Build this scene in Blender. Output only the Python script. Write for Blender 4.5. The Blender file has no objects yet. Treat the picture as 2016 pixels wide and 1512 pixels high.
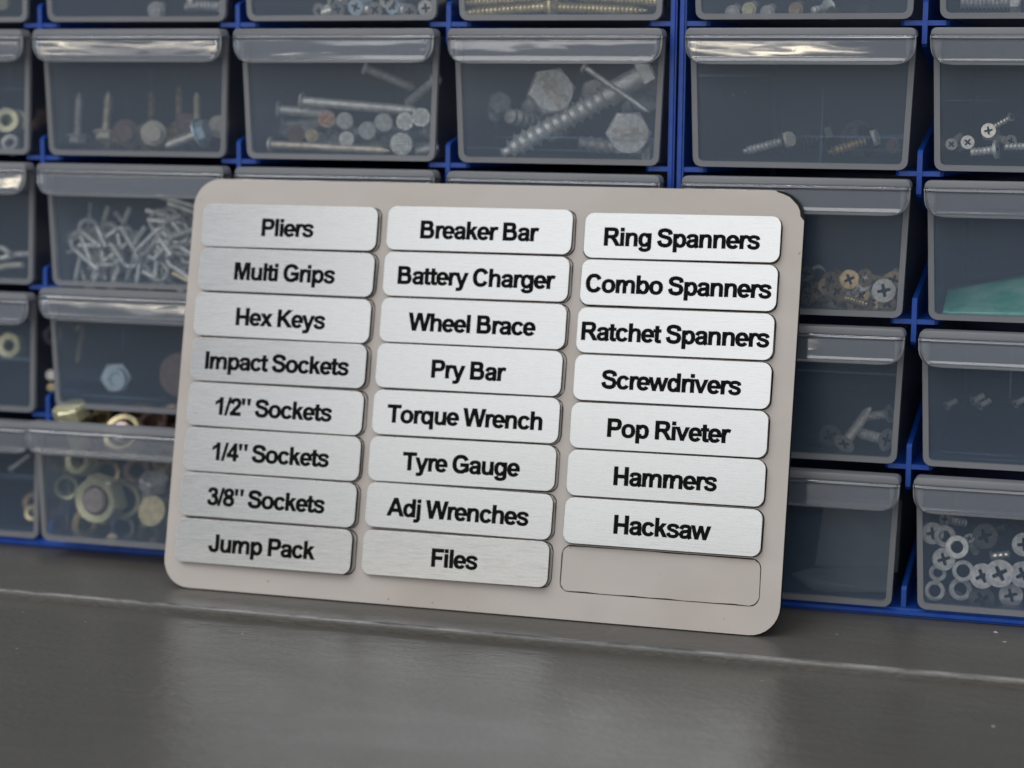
import bpy, bmesh, math, random
from mathutils import Matrix, Vector
random.seed(7)
C = bpy.context.scene.collection
SC = bpy.context.scene
MM = 0.001

# ---------------------------------------------------------------- camera
FPX = 3954.3                                   # focal length in pixels of a 2016 px wide picture
CAM = Vector((0.291013, -0.503914, 0.125381))
CR = Matrix.Rotation(math.radians(16.857), 3, 'Z') @ Matrix.Rotation(math.radians(82.322), 3, 'X') @ Matrix.Rotation(math.radians(0.601), 3, 'Z')
cd = bpy.data.cameras.new('camera'); cam = bpy.data.objects.new('camera', cd); C.objects.link(cam)
cam.matrix_world = Matrix.Translation(CAM) @ CR.to_4x4()
cd.sensor_width = 36; cd.lens = FPX/2016*36; cd.clip_start = 0.01; cd.clip_end = 50
cd.dof.use_dof = True; cd.dof.focus_distance = 0.484; cd.dof.aperture_fstop = 11.0
SC.camera = cam
SC.view_settings.view_transform = 'Standard'; SC.view_settings.look = 'None'
SC.view_settings.exposure = 0.0; SC.view_settings.gamma = 1.0
SC.cycles.transparent_max_bounces = 32; SC.cycles.max_bounces = 10
SC.cycles.sample_clamp_indirect = 6.0; SC.cycles.use_denoising = True

def at(u, v, y):
    """point on the plane y (metres) seen at pixel u, v of the 2016 x 1512 photograph"""
    d = CR @ Vector(((u-1008)/FPX, -(v-756)/FPX, -1.0))
    return CAM + d*((y-CAM.y)/d.y)

# ---------------------------------------------------------------- light
W = bpy.data.worlds.new('World'); SC.world = W; W.use_nodes = True
bg = W.node_tree.nodes['Background']; bg.inputs[0].default_value = (0.94, 0.965, 1.0, 1); bg.inputs[1].default_value = 0.43
def area(name, loc, target, sx, sy, power, col, pattern=None):
    L = bpy.data.lights.new(name, 'AREA'); L.shape = 'RECTANGLE'; L.size = sx; L.size_y = sy; L.energy = power; L.color = col
    o = bpy.data.objects.new(name, L); C.objects.link(o); o.location = loc
    o.rotation_euler = (Vector(target)-Vector(loc)).to_track_quat('-Z', 'Y').to_euler()
    if pattern:
        L.use_nodes = True; nt = L.node_tree; em = nt.nodes['Emission']
        g = nt.nodes.new('ShaderNodeNewGeometry'); n = nt.nodes.new('ShaderNodeTexNoise'); r = nt.nodes.new('ShaderNodeValToRGB')
        mp = nt.nodes.new('ShaderNodeMapping'); mp.inputs['Scale'].default_value = pattern
        n.inputs['Scale'].default_value = 1.0; n.inputs['Detail'].default_value = 5
        r.color_ramp.elements[0].position = .46; r.color_ramp.elements[0].color = (.10, .11, .13, 1)
        r.color_ramp.elements[1].position = .56; r.color_ramp.elements[1].color = (1, 1, 1, 1)
        nt.links.new(g.outputs['Position'], mp.inputs['Vector']); nt.links.new(mp.outputs[0], n.inputs['Vector'])
        nt.links.new(n.outputs['Fac'], r.inputs[0]); nt.links.new(r.outputs[0], em.inputs['Color'])
        em.inputs['Strength'].default_value = 1
    return o
area('sky_through_door', (-0.08, -3.0, 1.90), (-0.08, 0, 1.1), 2.6, 2.4, 35, (1.0, .99, .97))
area('sunlit_driveway', (-1.15, -3.2, 0.25), (-1.15, 0, 0.25), 1.7, 0.17, 8.5, (1.0, .88, .68), (3.0, 1, 15))
area('added_overhead_fill', (-.3, -.9, 2.6), (-.1, -.1, 0), 2.6, 1.6, 15, (.95, .98, 1.0))  # broad overhead fill lamp, added for top light and contrast
area('added_left_fill', (-3.3, -3.0, .75), (0, 0, .08), 2.2, 1.5, 6, (.80, .90, 1.0))  # cool fill lamp added to lighten the left drawers and plates
area('added_lip_highlight_strip', (-.6, -1.0, 1.5), (.1, 0, .05), 1.5, .16, 9, (.97, .985, 1.0))  # narrow lamp added so the handle lips catch bright lines
# ---------------------------------------------------------------- lettering (bold grotesque drawn by hand, 2048 units/em)
def _cr(pts, n=7):
    out=[]; P=[pts[0]]+list(pts)+[pts[-1]]
    for i in range(1,len(P)-2):
        a,b,c,d=P[i-1:i+3]
        for k in range(n):
            t=k/n
            out.append(tuple(.5*((2*b[j])+(c[j]-a[j])*t+(2*a[j]-5*b[j]+4*c[j]-d[j])*t*t+(3*b[j]-a[j]-3*c[j]+d[j])*t**3) for j in (0,1)))
    out.append(tuple(pts[-1])); return out
def _stroke(path, tx, ty, closed=False):
    n=len(path); L=[]; Rr=[]
    for i,p in enumerate(path):
        a=path[(i-1)%n] if (i or closed) else p; b=path[(i+1)%n] if (i<n-1 or closed) else p
        dx,dy=b[0]-a[0],b[1]-a[1]; l=math.hypot(dx,dy) or 1; nx,ny=-dy/l,dx/l
        L.append((p[0]+nx*tx/2,p[1]+ny*ty/2)); Rr.append((p[0]-nx*tx/2,p[1]-ny*ty/2))
    q=[]
    for i in range(n if closed else n-1):
        j=(i+1)%n; q.append([L[i],L[j],Rr[j],Rr[i]])
    return q
def S_(pts,tx=272,ty=218): return _stroke(_cr(pts),tx,ty)
def O_(cx,cy,rx,ry,tx=285,ty=222,a0=None,a1=None,n=30):
    full=a0 is None
    if full: a0,a1=0,360
    path=[]; m=n if full else n+1
    for i in range(m):
        a=math.radians(a0+(a1-a0)*i/n); c,s=math.cos(a),math.sin(a); e=2/2.25
        path.append((cx+(rx-tx/2)*math.copysign(abs(c)**e,c),cy+(ry-ty/2)*math.copysign(abs(s)**e,s)))
    return _stroke(path,tx,ty,full)
def R_(a,b,c,d): return [[(a,b),(c,b),(c,d),(a,d)]]
def P_(*p): return [list(p)]
def _bowl(cx=694): return O_(cx,531,476,555,a0=-150,a1=150)
def _bowlm(cx): return [[(2*cx-x,y) for x,y in q][::-1] for q in _bowl(cx)]
_arch=lambda dx=0,w=0: S_([(330+dx,640),(430+dx,880),(690+dx+w*.4,975),(930+dx+w*.8,910),(1000+dx+w,680),(1000+dx+w,420),(1000+dx+w,0)])
GL={
'A':(1479,lambda:P_((5,0),(575,1466),(735,1466),(735,1125),(320,0))+P_((735,1125),(735,1466),(890,1466),(1475,0),(1155,0))+R_(420,335,1050,580)),
'B':(1479,lambda:R_(150,0,446,1466)+S_([(300,1343),(820,1343),(1010,1285),(1060,1100),(1000,900),(820,800),(300,800)],300,245)+S_([(300,790),(850,790),(1110,690),(1185,430),(1090,190),(850,122),(300,122)],300,245)),
'C':(1479,lambda:O_(755,733,660,758,305,258,a0=30,a1=330)),
'E':(1366,lambda:R_(149,0,445,1466)+R_(440,0,1264,247)+R_(440,619,1188,866)+R_(440,1218,1236,1466)),
'F':(1251,lambda:R_(151,0,447,1466)+R_(440,596,1051,843)+R_(440,1218,1156,1466)),
'G':(1593,lambda:O_(790,733,700,758,305,258,a0=30,a1=318)+R_(780,550,1475,797)+P_((1180,560),(1475,560),(1475,210),(1180,330))+P_((1180,330),(1475,210),(1300,80),(1100,150))),
'H':(1479,lambda:R_(150,0,446,1466)+R_(1030,0,1326,1466)+R_(440,580,1040,830)),
'I':(569,lambda:R_(140,0,436,1466)),
'J':(1139,lambda:R_(694,480,990,1466)+S_([(842,540),(835,300),(740,150),(550,103),(330,160),(215,330),(185,480)],296,255)),
'K':(1479,lambda:R_(150,0,446,1466)+P_((446,460),(446,815),(1050,1466),(1450,1466))+P_((560,640),(770,860),(1490,0),(1105,0))),
'M':(1706,lambda:R_(144,0,419,1466)+R_(1287,0,1562,1466)+P_((400,1466),(587,1466),(853,466),(853,0),(715,0),(400,1200))+P_((853,0),(853,466),(1117,1466),(1300,1466),(1300,1200),(990,0))),
'P':(1366,lambda:R_(149,0,445,1466)+S_([(300,1343),(860,1343),(1070,1260),(1130,1010),(1050,770),(840,676),(300,676)],300,247)),
'R':(1479,lambda:R_(149,0,445,1466)+S_([(300,1343),(900,1343),(1100,1270),(1160,1050),(1080,830),(880,735),(300,735)],300,240)+P_((600,700),(960,740),(1150,520),(1490,0),(1135,0),(880,420))),
'S':(1366,lambda:S_([(1120,1030),(1040,1260),(680,1365),(340,1290),(240,1080),(370,900),(680,800),(1010,690),(1125,440),(1010,190),(690,98),(330,200),(205,470)],300,252)),
'T':(1251,lambda:R_(43,1218,1205,1466)+R_(477,0,773,1218)),
'W':(1933,lambda:P_((3,1466),(312,1466),(540,440),(690,0),(360,0))+P_((540,440),(780,1466),(962,1466),(962,1080),(690,0))+P_((962,1080),(962,1466),(1145,1466),(1400,440),(1235,0))+P_((1400,440),(1620,1466),(1925,1466),(1560,0),(1235,0))),
'a':(1139,lambda:S_([(215,740),(320,920),(570,975),(820,920),(885,740),(885,300),(905,130),(970,0)])+S_([(885,610),(650,560),(350,500),(225,320),(320,130),(520,85),(770,160),(880,340)],272,210)),
'b':(1251,lambda:R_(136,0,417,1466)+_bowl()),
'c':(1139,lambda:O_(605,531,520,555,a0=32,a1=328)),
'd':(1251,lambda:R_(834,0,1115,1466)+_bowlm(557)),
'e':(1139,lambda:O_(575,531,515,555,a0=-4,a1=322)+R_(330,430,1085,612)),
'g':(1251,lambda:R_(834,100,1115,1062)+_bowlm(557)+S_([(975,180),(965,-120),(860,-260),(600,-318),(350,-270),(245,-110)],281,215)),
'h':(1251,lambda:R_(136,0,417,1466)+_arch(-28)),
'i':(569,lambda:R_(147,0,428,1062)+R_(147,1206,428,1466)),
'j':(569,lambda:R_(147,-60,428,1062)+R_(147,1206,428,1466)+S_([(287,0),(275,-180),(190,-285),(50,-312),(-90,-300)],281,230)),
'k':(1139,lambda:R_(136,0,417,1466)+P_((410,330),(410,700),(700,1062),(1046,1062))+P_((500,510),(700,735),(1110,0),(795,0))),
'l':(569,lambda:R_(147,0,428,1466)),
'm':(1821,lambda:R_(126,0,407,1062)+S_([(330,640),(400,870),(600,975),(790,910),(840,700),(840,420),(840,0)],268)+S_([(930,640),(1010,880),(1230,975),(1480,910),(1550,700),(1550,420),(1550,0)],268)),
'n':(1251,lambda:R_(136,0,417,1062)+_arch(-28)),
'o':(1251,lambda:O_(626,531,545,555)),
'p':(1251,lambda:R_(136,-407,417,1062)+_bowl()),
'q':(1251,lambda:R_(834,-407,1115,1062)+_bowlm(557)),
'r':(797,lambda:R_(136,0,417,1062)+S_([(300,560),(380,830),(540,965),(660,970),(790,930)],250,225)),
's':(1139,lambda:S_([(930,760),(850,920),(570,985),(310,920),(235,770),(340,640),(600,560),(840,460),(920,300),(810,130),(560,78),(290,150),(185,330)],255,212)),
't':(682,lambda:R_(172,300,452,1340)+R_(22,850,640,1062)+S_([(312,420),(320,180),(430,95),(650,110)],281,225)),
'u':(1251,lambda:[[(1251-x,1062-y) for x,y in q] for q in R_(136,0,417,1062)+_arch(-28)]),
'v':(1139,lambda:P_((5,1062),(300,1062),(555,350),(680,0),(425,0))+P_((555,350),(810,1062),(1100,1062),(680,0))),
'w':(1593,lambda:P_((5,1062),(278,1062),(470,370),(610,0),(336,0))+P_((470,370),(652,1062),(790,1062),(790,680),(610,0))+P_((790,680),(790,1062),(926,1062),(1104,370),(970,0))+P_((1104,370),(1300,1062),(1576,1062),(1240,0),(970,0))),
'x':(1139,lambda:P_((40,1062),(382,1062),(1130,0),(786,0))+P_((24,0),(354,0),(1096,1062),(766,1062))),
'y':(1139,lambda:P_((8,1062),(307,1062),(610,210),(440,-20))+P_((826,1062),(1120,1062),(720,-20),(440,-20))+S_([(590,20),(520,-200),(400,-305),(130,-312)],300,225)),
'1':(1139,lambda:R_(540,0,821,1471)+P_((160,850),(160,1095),(420,1250),(590,1471),(700,1471),(700,1250),(545,1080))),
'2':(1139,lambda:S_([(225,1010),(320,1260),(570,1355),(830,1270),(890,1040),(790,790),(480,470),(270,200)],285,240)+R_(80,0,1030,262)),
'3':(1139,lambda:S_([(215,1090),(320,1290),(560,1355),(790,1280),(840,1100),(750,890),(480,800)],275,232)+S_([(480,780),(790,710),(905,440),(800,170),(550,95),(300,170),(190,400)],282,238)),
'4':(1139,lambda:R_(640,0,915,1471)+R_(60,295,1095,540)+P_((62,530),(335,530),(660,1060),(660,1471))),
'8':(1139,lambda:O_(568,1090,440,381,265,215)+O_(568,395,505,420,280,225)),
'/':(569,lambda:P_((0,-25),(212,-25),(578,1491),(362,1491))),
'"':(971,lambda:P_((150,950),(320,950),(380,1466),(90,1466))+P_((650,950),(820,950),(880,1466),(590,1466))),
' ':(569,lambda:[]),
}
def _fat(q, e=36):
    n=len(q); A=sum(q[i-1][0]*q[i][1]-q[i][0]*q[i-1][1] for i in range(n)); s=1 if A>0 else -1; out=[]
    for i in range(n):
        a,b,c=q[i-1],q[i],q[(i+1)%n]; l1=math.hypot(b[0]-a[0],b[1]-a[1]) or 1; l2=math.hypot(c[0]-b[0],c[1]-b[1]) or 1
        n1=((b[1]-a[1])/l1*s,-(b[0]-a[0])/l1*s); n2=((c[1]-b[1])/l2*s,-(c[0]-b[0])/l2*s); m=(n1[0]+n2[0],n1[1]+n2[1]); d=max(.5,(m[0]**2+m[1]**2)/2)
        out.append((b[0]+m[0]/d*e,b[1]+m[1]/d*e))
    return out
def text_polys(txt, em, tr=118):
    """polygons of a centred line of text, mm; baseline at 0"""
    k=em/2048; x=0; out=[]
    for ch in txt:
        adv,f=GL[ch]; out+=[[((px+x)*k,py*k) for px,py in _fat(q)] for q in f()]; x+=adv-tr
    return [[(a-(x+tr)*k/2,b) for a,b in q] for q in out]
# ---------------------------------------------------------------- materials
def mat(name):
    m = bpy.data.materials.new(name); m.use_nodes = True; nt = m.node_tree
    for n in list(nt.nodes): nt.nodes.remove(n)
    out = nt.nodes.new('ShaderNodeOutputMaterial'); return m, nt, out
def N(nt, t, **k):
    n = nt.nodes.new(t)
    for a, b in k.items():
        if a in n.inputs: n.inputs[a].default_value = b
        else: setattr(n, a, b)
    return n
def noise(nt, scale, detail=3, sc=(1, 1, 1), coord='Object', dist=0.0, rnd=False):
    tc = N(nt, 'ShaderNodeTexCoord'); mp = N(nt, 'ShaderNodeMapping'); mp.inputs['Scale'].default_value = sc
    n = N(nt, 'ShaderNodeTexNoise'); n.inputs['Scale'].default_value = scale; n.inputs['Detail'].default_value = detail; n.inputs['Distortion'].default_value = dist
    nt.links.new(tc.outputs[coord], mp.inputs[0]); 
    src = mp.outputs[0]
    if rnd:                                     # every object gets its own stretch of the grain
        oi = N(nt, 'ShaderNodeObjectInfo'); cx = N(nt, 'ShaderNodeCombineXYZ'); va = N(nt, 'ShaderNodeVectorMath', operation='ADD')
        for k, f in enumerate((137.0, 211.0, 173.0)):
            mm = N(nt, 'ShaderNodeMath', operation='MULTIPLY'); mm.inputs[1].default_value = f; nt.links.new(oi.outputs['Random'], mm.inputs[0]); nt.links.new(mm.outputs[0], cx.inputs[k])
        nt.links.new(src, va.inputs[0]); nt.links.new(cx.outputs[0], va.inputs[1]); src = va.outputs[0]
    nt.links.new(src, n.inputs['Vector']); return n
def ramp(nt, src, p0, c0, p1, c1):
    r = N(nt, 'ShaderNodeValToRGB'); e = r.color_ramp.elements
    e[0].position = p0; e[0].color = (*c0, 1); e[1].position = p1; e[1].color = (*c1, 1)
    nt.links.new(src, r.inputs[0]); return r
def bump(nt, src, strength, dist):
    b = N(nt, 'ShaderNodeBump'); b.inputs['Strength'].default_value = strength; b.inputs['Distance'].default_value = dist
    nt.links.new(src, b.inputs['Height']); return b
def solid(name, col, rough=.5, metal=0., spec=.5, nscale=300, var=.15, bmp=0., bscale=900, sc=(1, 1, 1), col2=None, pos=(.35, .65), coat=0):
    m, nt, out = mat(name); p = N(nt, 'ShaderNodeBsdfPrincipled')
    p.inputs['Roughness'].default_value = rough; p.inputs['Metallic'].default_value = metal; p.inputs['Specular IOR Level'].default_value = spec
    p.inputs['Coat Weight'].default_value = coat; p.inputs['Coat Roughness'].default_value = .15
    n = noise(nt, nscale, 4, sc); c2 = col2 or tuple(c*(1-var) for c in col)
    r = ramp(nt, n.outputs['Fac'], pos[0], c2, pos[1], col); nt.links.new(r.outputs[0], p.inputs['Base Color'])
    if bmp:
        b = bump(nt, noise(nt, bscale, 3).outputs['Fac'], 1.0, bmp); nt.links.new(b.outputs[0], p.inputs['Normal'])
    nt.links.new(p.outputs[0], out.inputs[0]); return m
def plastic(name, haze, col, gl_rough, gl=1.0, wave=0., tint=(1, 1, 1), scratches=False, trans=.35):
    """see-through moulded plastic: a hazy body under a clear surface reflection"""
    m, nt, out = mat(name)
    t = N(nt, 'ShaderNodeBsdfTransparent'); t.inputs[0].default_value = (*tint, 1)
    d = N(nt, 'ShaderNodeBsdfDiffuse'); d.inputs[0].default_value = (*col, 1)
    tl = N(nt, 'ShaderNodeBsdfTranslucent'); tl.inputs[0].default_value = (*col, 1)
    md = N(nt, 'ShaderNodeMixShader'); md.inputs[0].default_value = trans
    nt.links.new(d.outputs[0], md.inputs[1]); nt.links.new(tl.outputs[0], md.inputs[2])
    mx = N(nt, 'ShaderNodeMixShader')
    n = noise(nt, 60, 5); r = N(nt, 'ShaderNodeMapRange'); r.inputs['To Min'].default_value = haze*.85; r.inputs['To Max'].default_value = haze*1.15
    oi = N(nt, 'ShaderNodeObjectInfo')
    nt.links.new(n.outputs['Fac'], r.inputs['Value']); v = N(nt, 'ShaderNodeMath', operation='MULTIPLY_ADD'); v.inputs[1].default_value = haze*.3; nt.links.new(oi.outputs['Random'], v.inputs[0]); nt.links.new(r.outputs[0], v.inputs[2])
    src = v
    if scratches:
        for sc_, th in (((9, 30, 520), .665), ((420, 30, 14), .69)):
            sn = noise(nt, 1, 3, sc_, 'Object', .2, True); sr = N(nt, 'ShaderNodeMapRange'); sr.inputs['From Min'].default_value = th; sr.inputs['From Max'].default_value = th+.06; sr.inputs['To Max'].default_value = .16
            ad = N(nt, 'ShaderNodeMath', operation='ADD'); nt.links.new(sn.outputs['Fac'], sr.inputs['Value']); nt.links.new(sr.outputs[0], ad.inputs[0]); nt.links.new(src.outputs[0], ad.inputs[1]); src = ad
        sn = noise(nt, 1400, 1, (1, 1, 1)); sr = N(nt, 'ShaderNodeMapRange'); sr.inputs['From Min'].default_value = .74; sr.inputs['From Max'].default_value = .8; sr.inputs['To Max'].default_value = .3
        ad = N(nt, 'ShaderNodeMath', operation='ADD'); nt.links.new(sn.outputs['Fac'], sr.inputs['Value']); nt.links.new(sr.outputs[0], ad.inputs[0]); nt.links.new(src.outputs[0], ad.inputs[1]); src = ad
    nt.links.new(src.outputs[0], mx.inputs[0])
    nt.links.new(t.outputs[0], mx.inputs[1]); nt.links.new(md.outputs[0], mx.inputs[2])
    g = N(nt, 'ShaderNodeBsdfGlossy'); g.inputs['Roughness'].default_value = gl_rough
    f = N(nt, 'ShaderNodeFresnel'); f.inputs['IOR'].default_value = 1.5
    mg = N(nt, 'ShaderNodeMath', operation='MULTIPLY'); mg.inputs[1].default_value = gl; nt.links.new(f.outputs[0], mg.inputs[0])
    m2 = N(nt, 'ShaderNodeMixShader'); nt.links.new(mg.outputs[0], m2.inputs[0]); nt.links.new(mx.outputs[0], m2.inputs[1]); nt.links.new(g.outputs[0], m2.inputs[2])
    if wave:
        b = bump(nt, noise(nt, 60, 2.5, (.35, 1, 1.6), 'Object', .3, True).outputs['Fac'], 1.0, wave); nt.links.new(b.outputs[0], g.inputs['Normal']); nt.links.new(b.outputs[0], f.inputs['Normal'])
    nt.links.new(m2.outputs[0], out.inputs[0]); return m

M = {}
M['blue'] = solid('blue_plastic', (.003, .052, .35), .40, 0, .5, 260, .12, .00004, 1300, (1, 1, 1), (.010, .066, .34), (.46, .60))
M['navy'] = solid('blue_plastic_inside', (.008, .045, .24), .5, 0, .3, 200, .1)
M['panel'] = plastic('frosted_panel', .105, (.25, .39, .58), .36, .6, scratches=True)
M['rim'] = plastic('frosted_rim', .56, (.38, .395, .43), .35, .6)
M['tray'] = plastic('frosted_tray', .12, (.20, .24, .31), .3, .3)
M['lip'] = plastic('clear_handle', .15, (.46, .53, .66), .03, 2.3, .0003)
M['lip_edge_glint'] = plastic('clear_handle_edge_glint', .62, (.86, .88, .92), .06, 3.0, .0002)  # whitened body colour paints the light caught along the lip's edge
M['flange'] = plastic('frosted_flange', .52, (.38, .395, .43), .3, .8)
M['black'] = solid('black_core_and_recess_shade', (.006, .0055, .006), .6, 0, .2, 800, .3)
M['ink'] = solid('engraved_black', (.005, .0045, .005), .8, 0, .12, 3000, .5)
M['line'] = solid('scorched_cut_line', (.022, .010, .009), .7, 0, .2, 900, .5)
M['mask'] = solid('masking_sheet', (.52, .475, .445), .5, 0, .35, 55, .06, .00001, 5000, (1, 1.8, 1), pos=(.3, .7))
M['zinc'] = solid('galvanised_zinc', (.80, .81, .79), .40, 0.5, .5, 700, .35, .00012, 1800)
M['steel'] = solid('bright_steel', (.86, .83, .76), .25, 0.65, .5, 900, .3)
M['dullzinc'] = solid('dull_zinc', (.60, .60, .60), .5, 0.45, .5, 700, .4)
M['bluezinc'] = solid('blue_zinc', (.58, .72, .84), .35, 0.5, .5, 500, .2)
M['gold'] = solid('yellow_zinc', (.80, .68, .42), .33, 0.6, .5, 500, .35)
M['olive'] = solid('yellow_green_zinc', (.72, .70, .46), .38, 0.5, .5, 400, .25)
M['rust'] = solid('rusty_steel', (.55, .22, .09), .8, 0, .2, 900, .4, col2=(.55, .50, .45), pos=(.42, .56))
M['redbrown'] = solid('dull_red_steel', (.22, .15, .135), .6, .3, .3, 500, .3)
M['darksteel'] = solid('black_steel', (.06, .06, .06), .35, .7, .5, 700, .4)
M['brass'] = solid('dark_brass', (.50, .38, .22), .35, 0.6, .5, 700, .5)
M['tan'] = solid('tan_zinc', (.66, .59, .48), .4, 0.5, .5, 500, .35)
M['pink'] = solid('pinkish_zinc', (.52, .43, .40), .45, .7, .5, 400, .25)
M['cream'] = solid('cream_paint', (.62, .59, .50), .5, 0, .4, 500, .15)
M['slate'] = solid('grey_label_card', (.13, .14, .15), .7, 0, .2, 200, .2)

def maskm():
    m = M['mask']; nt = m.node_tree; p = [n for n in nt.nodes if n.type == 'BSDF_PRINCIPLED'][0]; src = p.inputs['Base Color'].links[0].from_socket
    n = noise(nt, 420, 1); r = ramp(nt, n.outputs['Fac'], .755, (0, 0, 0), .79, (1, 1, 1)); mx = N(nt, 'ShaderNodeMix', data_type='RGBA'); mx.inputs['B'].default_value = (.30, .25, .22, 1)
    nt.links.new(r.outputs[0], mx.inputs['Factor']); nt.links.new(src, mx.inputs['A'])
    n2 = noise(nt, 22, 4, (1, 1, 1), 'Object', .8); r2 = ramp(nt, n2.outputs['Fac'], .50, (1, 1, 1), .72, (.90, .87, .85)); m2 = N(nt, 'ShaderNodeMix', data_type='RGBA', blend_type='MULTIPLY'); m2.inputs['Factor'].default_value = 1
    nt.links.new(mx.outputs['Result'], m2.inputs['A']); nt.links.new(r2.outputs[0], m2.inputs['B']); nt.links.new(m2.outputs['Result'], p.inputs['Base Color'])
maskm()
# brushed aluminium: fine grain along the plate
def brushed():
    m, nt, out = mat('brushed_aluminium'); p = N(nt, 'ShaderNodeBsdfPrincipled')
    p.inputs['Metallic'].default_value = 1.0; p.inputs['Anisotropic'].default_value = .35
    n1 = noise(nt, 1.0, 5, (140, 8000, 900), 'Object', 0, True); n2 = noise(nt, 1.0, 4, (300, 15000, 900), 'Object', 0, True)
    a = N(nt, 'ShaderNodeMath', operation='ADD'); nt.links.new(n1.outputs['Fac'], a.inputs[0]); nt.links.new(n2.outputs['Fac'], a.inputs[1])
    r = ramp(nt, a.outputs[0], .72, (.335, .34, .345), 1.28, (.425, .435, .445)); nt.links.new(r.outputs[0], p.inputs['Base Color'])
    rr = N(nt, 'ShaderNodeMapRange'); rr.inputs['From Min'].default_value = .7; rr.inputs['From Max'].default_value = 1.3; rr.inputs['To Min'].default_value = .20; rr.inputs['To Max'].default_value = .30
    nt.links.new(a.outputs[0], rr.inputs['Value']); nt.links.new(rr.outputs[0], p.inputs['Roughness'])
    b = bump(nt, n1.outputs['Fac'], .4, .000006); nt.links.new(b.outputs[0], p.inputs['Normal'])
    tg = N(nt, 'ShaderNodeTangent', direction_type='RADIAL', axis='Y'); nt.links.new(tg.outputs[0], p.inputs['Tangent'])
    nt.links.new(p.outputs[0], out.inputs[0]); return m
M['alu'] = brushed()
M['edge'] = solid('plate_edge', (.84, .83, .81), .35, .15, .5, 500, .1)

def bench():
    m, nt, out = mat('grey_bench_paint'); p = N(nt, 'ShaderNodeBsdfPrincipled')
    n = noise(nt, 6, 5, (1, 1, 1)); r = ramp(nt, n.outputs['Fac'], .3, (.070, .066, .058), .7, (.090, .085, .076))
    fn = noise(nt, 900, 2); fr = ramp(nt, fn.outputs['Fac'], .70, (0, 0, 0), .76, (1, 1, 1))
    mx = N(nt, 'ShaderNodeMix', data_type='RGBA'); mx.inputs['B'].default_value = (.17, .17, .16, 1)
    s1 = noise(nt, 1, 4, (16, 420, 1), 'Object', .5); s1r = ramp(nt, s1.outputs['Fac'], .66, (0, 0, 0), .72, (.7, .7, .7))
    s2 = noise(nt, 1, 4, (300, 26, 1), 'Object', .7); s2r = ramp(nt, s2.outputs['Fac'], .69, (0, 0, 0), .74, (.5, .5, .5))
    st = noise(nt, 9, 6, (1, 2, 1), 'Object', 1.2); str_ = ramp(nt, st.outputs['Fac'], .52, (0, 0, 0), .70, (.35, .35, .35))
    ag = fr.outputs[0]
    for q in (s1r, s2r, str_):
        ad = N(nt, 'ShaderNodeMath', operation='ADD'); nt.links.new(ag, ad.inputs[0]); nt.links.new(q.outputs[0], ad.inputs[1]); ag = ad.outputs[0]
    sc = N(nt, 'ShaderNodeMath', operation='MULTIPLY'); sc.inputs[1].default_value = .35
    nt.links.new(ag, sc.inputs[0]); nt.links.new(sc.outputs[0], mx.inputs['Factor']); nt.links.new(r.outputs[0], mx.inputs['A']); nt.links.new(mx.outputs['Result'], p.inputs['Base Color'])
    rn = noise(nt, 14, 6, (1, 2, 1), 'Object', 1.0); rr = N(nt, 'ShaderNodeMapRange'); rr.inputs['From Min'].default_value = .3; rr.inputs['From Max'].default_value = .7; rr.inputs['To Min'].default_value = .27; rr.inputs['To Max'].default_value = .44
    nt.links.new(rn.outputs['Fac'], rr.inputs['Value']); nt.links.new(rr.outputs[0], p.inputs['Roughness'])
    b1 = bump(nt, noise(nt, 900, 2, (.6, 1, 1)).outputs['Fac'], .9, .00016)
    b2 = bump(nt, noise(nt, 260, 2, (.6, 1, 1)).outputs['Fac'], .8, .00025); nt.links.new(b1.outputs[0], b2.inputs['Normal'])
    nt.links.new(b2.outputs[0], p.inputs['Normal']); nt.links.new(p.outputs[0], out.inputs[0]); return m
M['bench'] = bench()
def worn_glint():  # worn paint, with the bench edge's highlight painted into its paler tone
    m, nt, out = mat('worn_bench_edge_glint'); p = N(nt, 'ShaderNodeBsdfPrincipled'); p.inputs['Roughness'].default_value = .32
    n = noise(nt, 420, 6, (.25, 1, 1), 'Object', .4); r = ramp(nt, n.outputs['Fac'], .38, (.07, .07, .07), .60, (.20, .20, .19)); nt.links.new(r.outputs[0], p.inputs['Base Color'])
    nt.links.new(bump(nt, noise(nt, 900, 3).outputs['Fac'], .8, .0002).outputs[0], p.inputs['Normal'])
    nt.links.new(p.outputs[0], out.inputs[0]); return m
M['worn_glint'] = worn_glint()
M['speck'] = solid('pale_chip', (.42, .41, .38), .7, 0, .3, 900, .2)
def greenm():
    m, nt, out = mat('green_plastic'); p = N(nt, 'ShaderNodeBsdfPrincipled'); p.inputs['Roughness'].default_value = .35
    n = noise(nt, 120, 4); r = ramp(nt, n.outputs['Fac'], .35, (.06, .62, .46), .65, (.42, .95, .78)); nt.links.new(r.outputs[0], p.inputs['Base Color'])
    nt.links.new(p.outputs[0], out.inputs[0]); return m
M['green'] = greenm()

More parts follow.
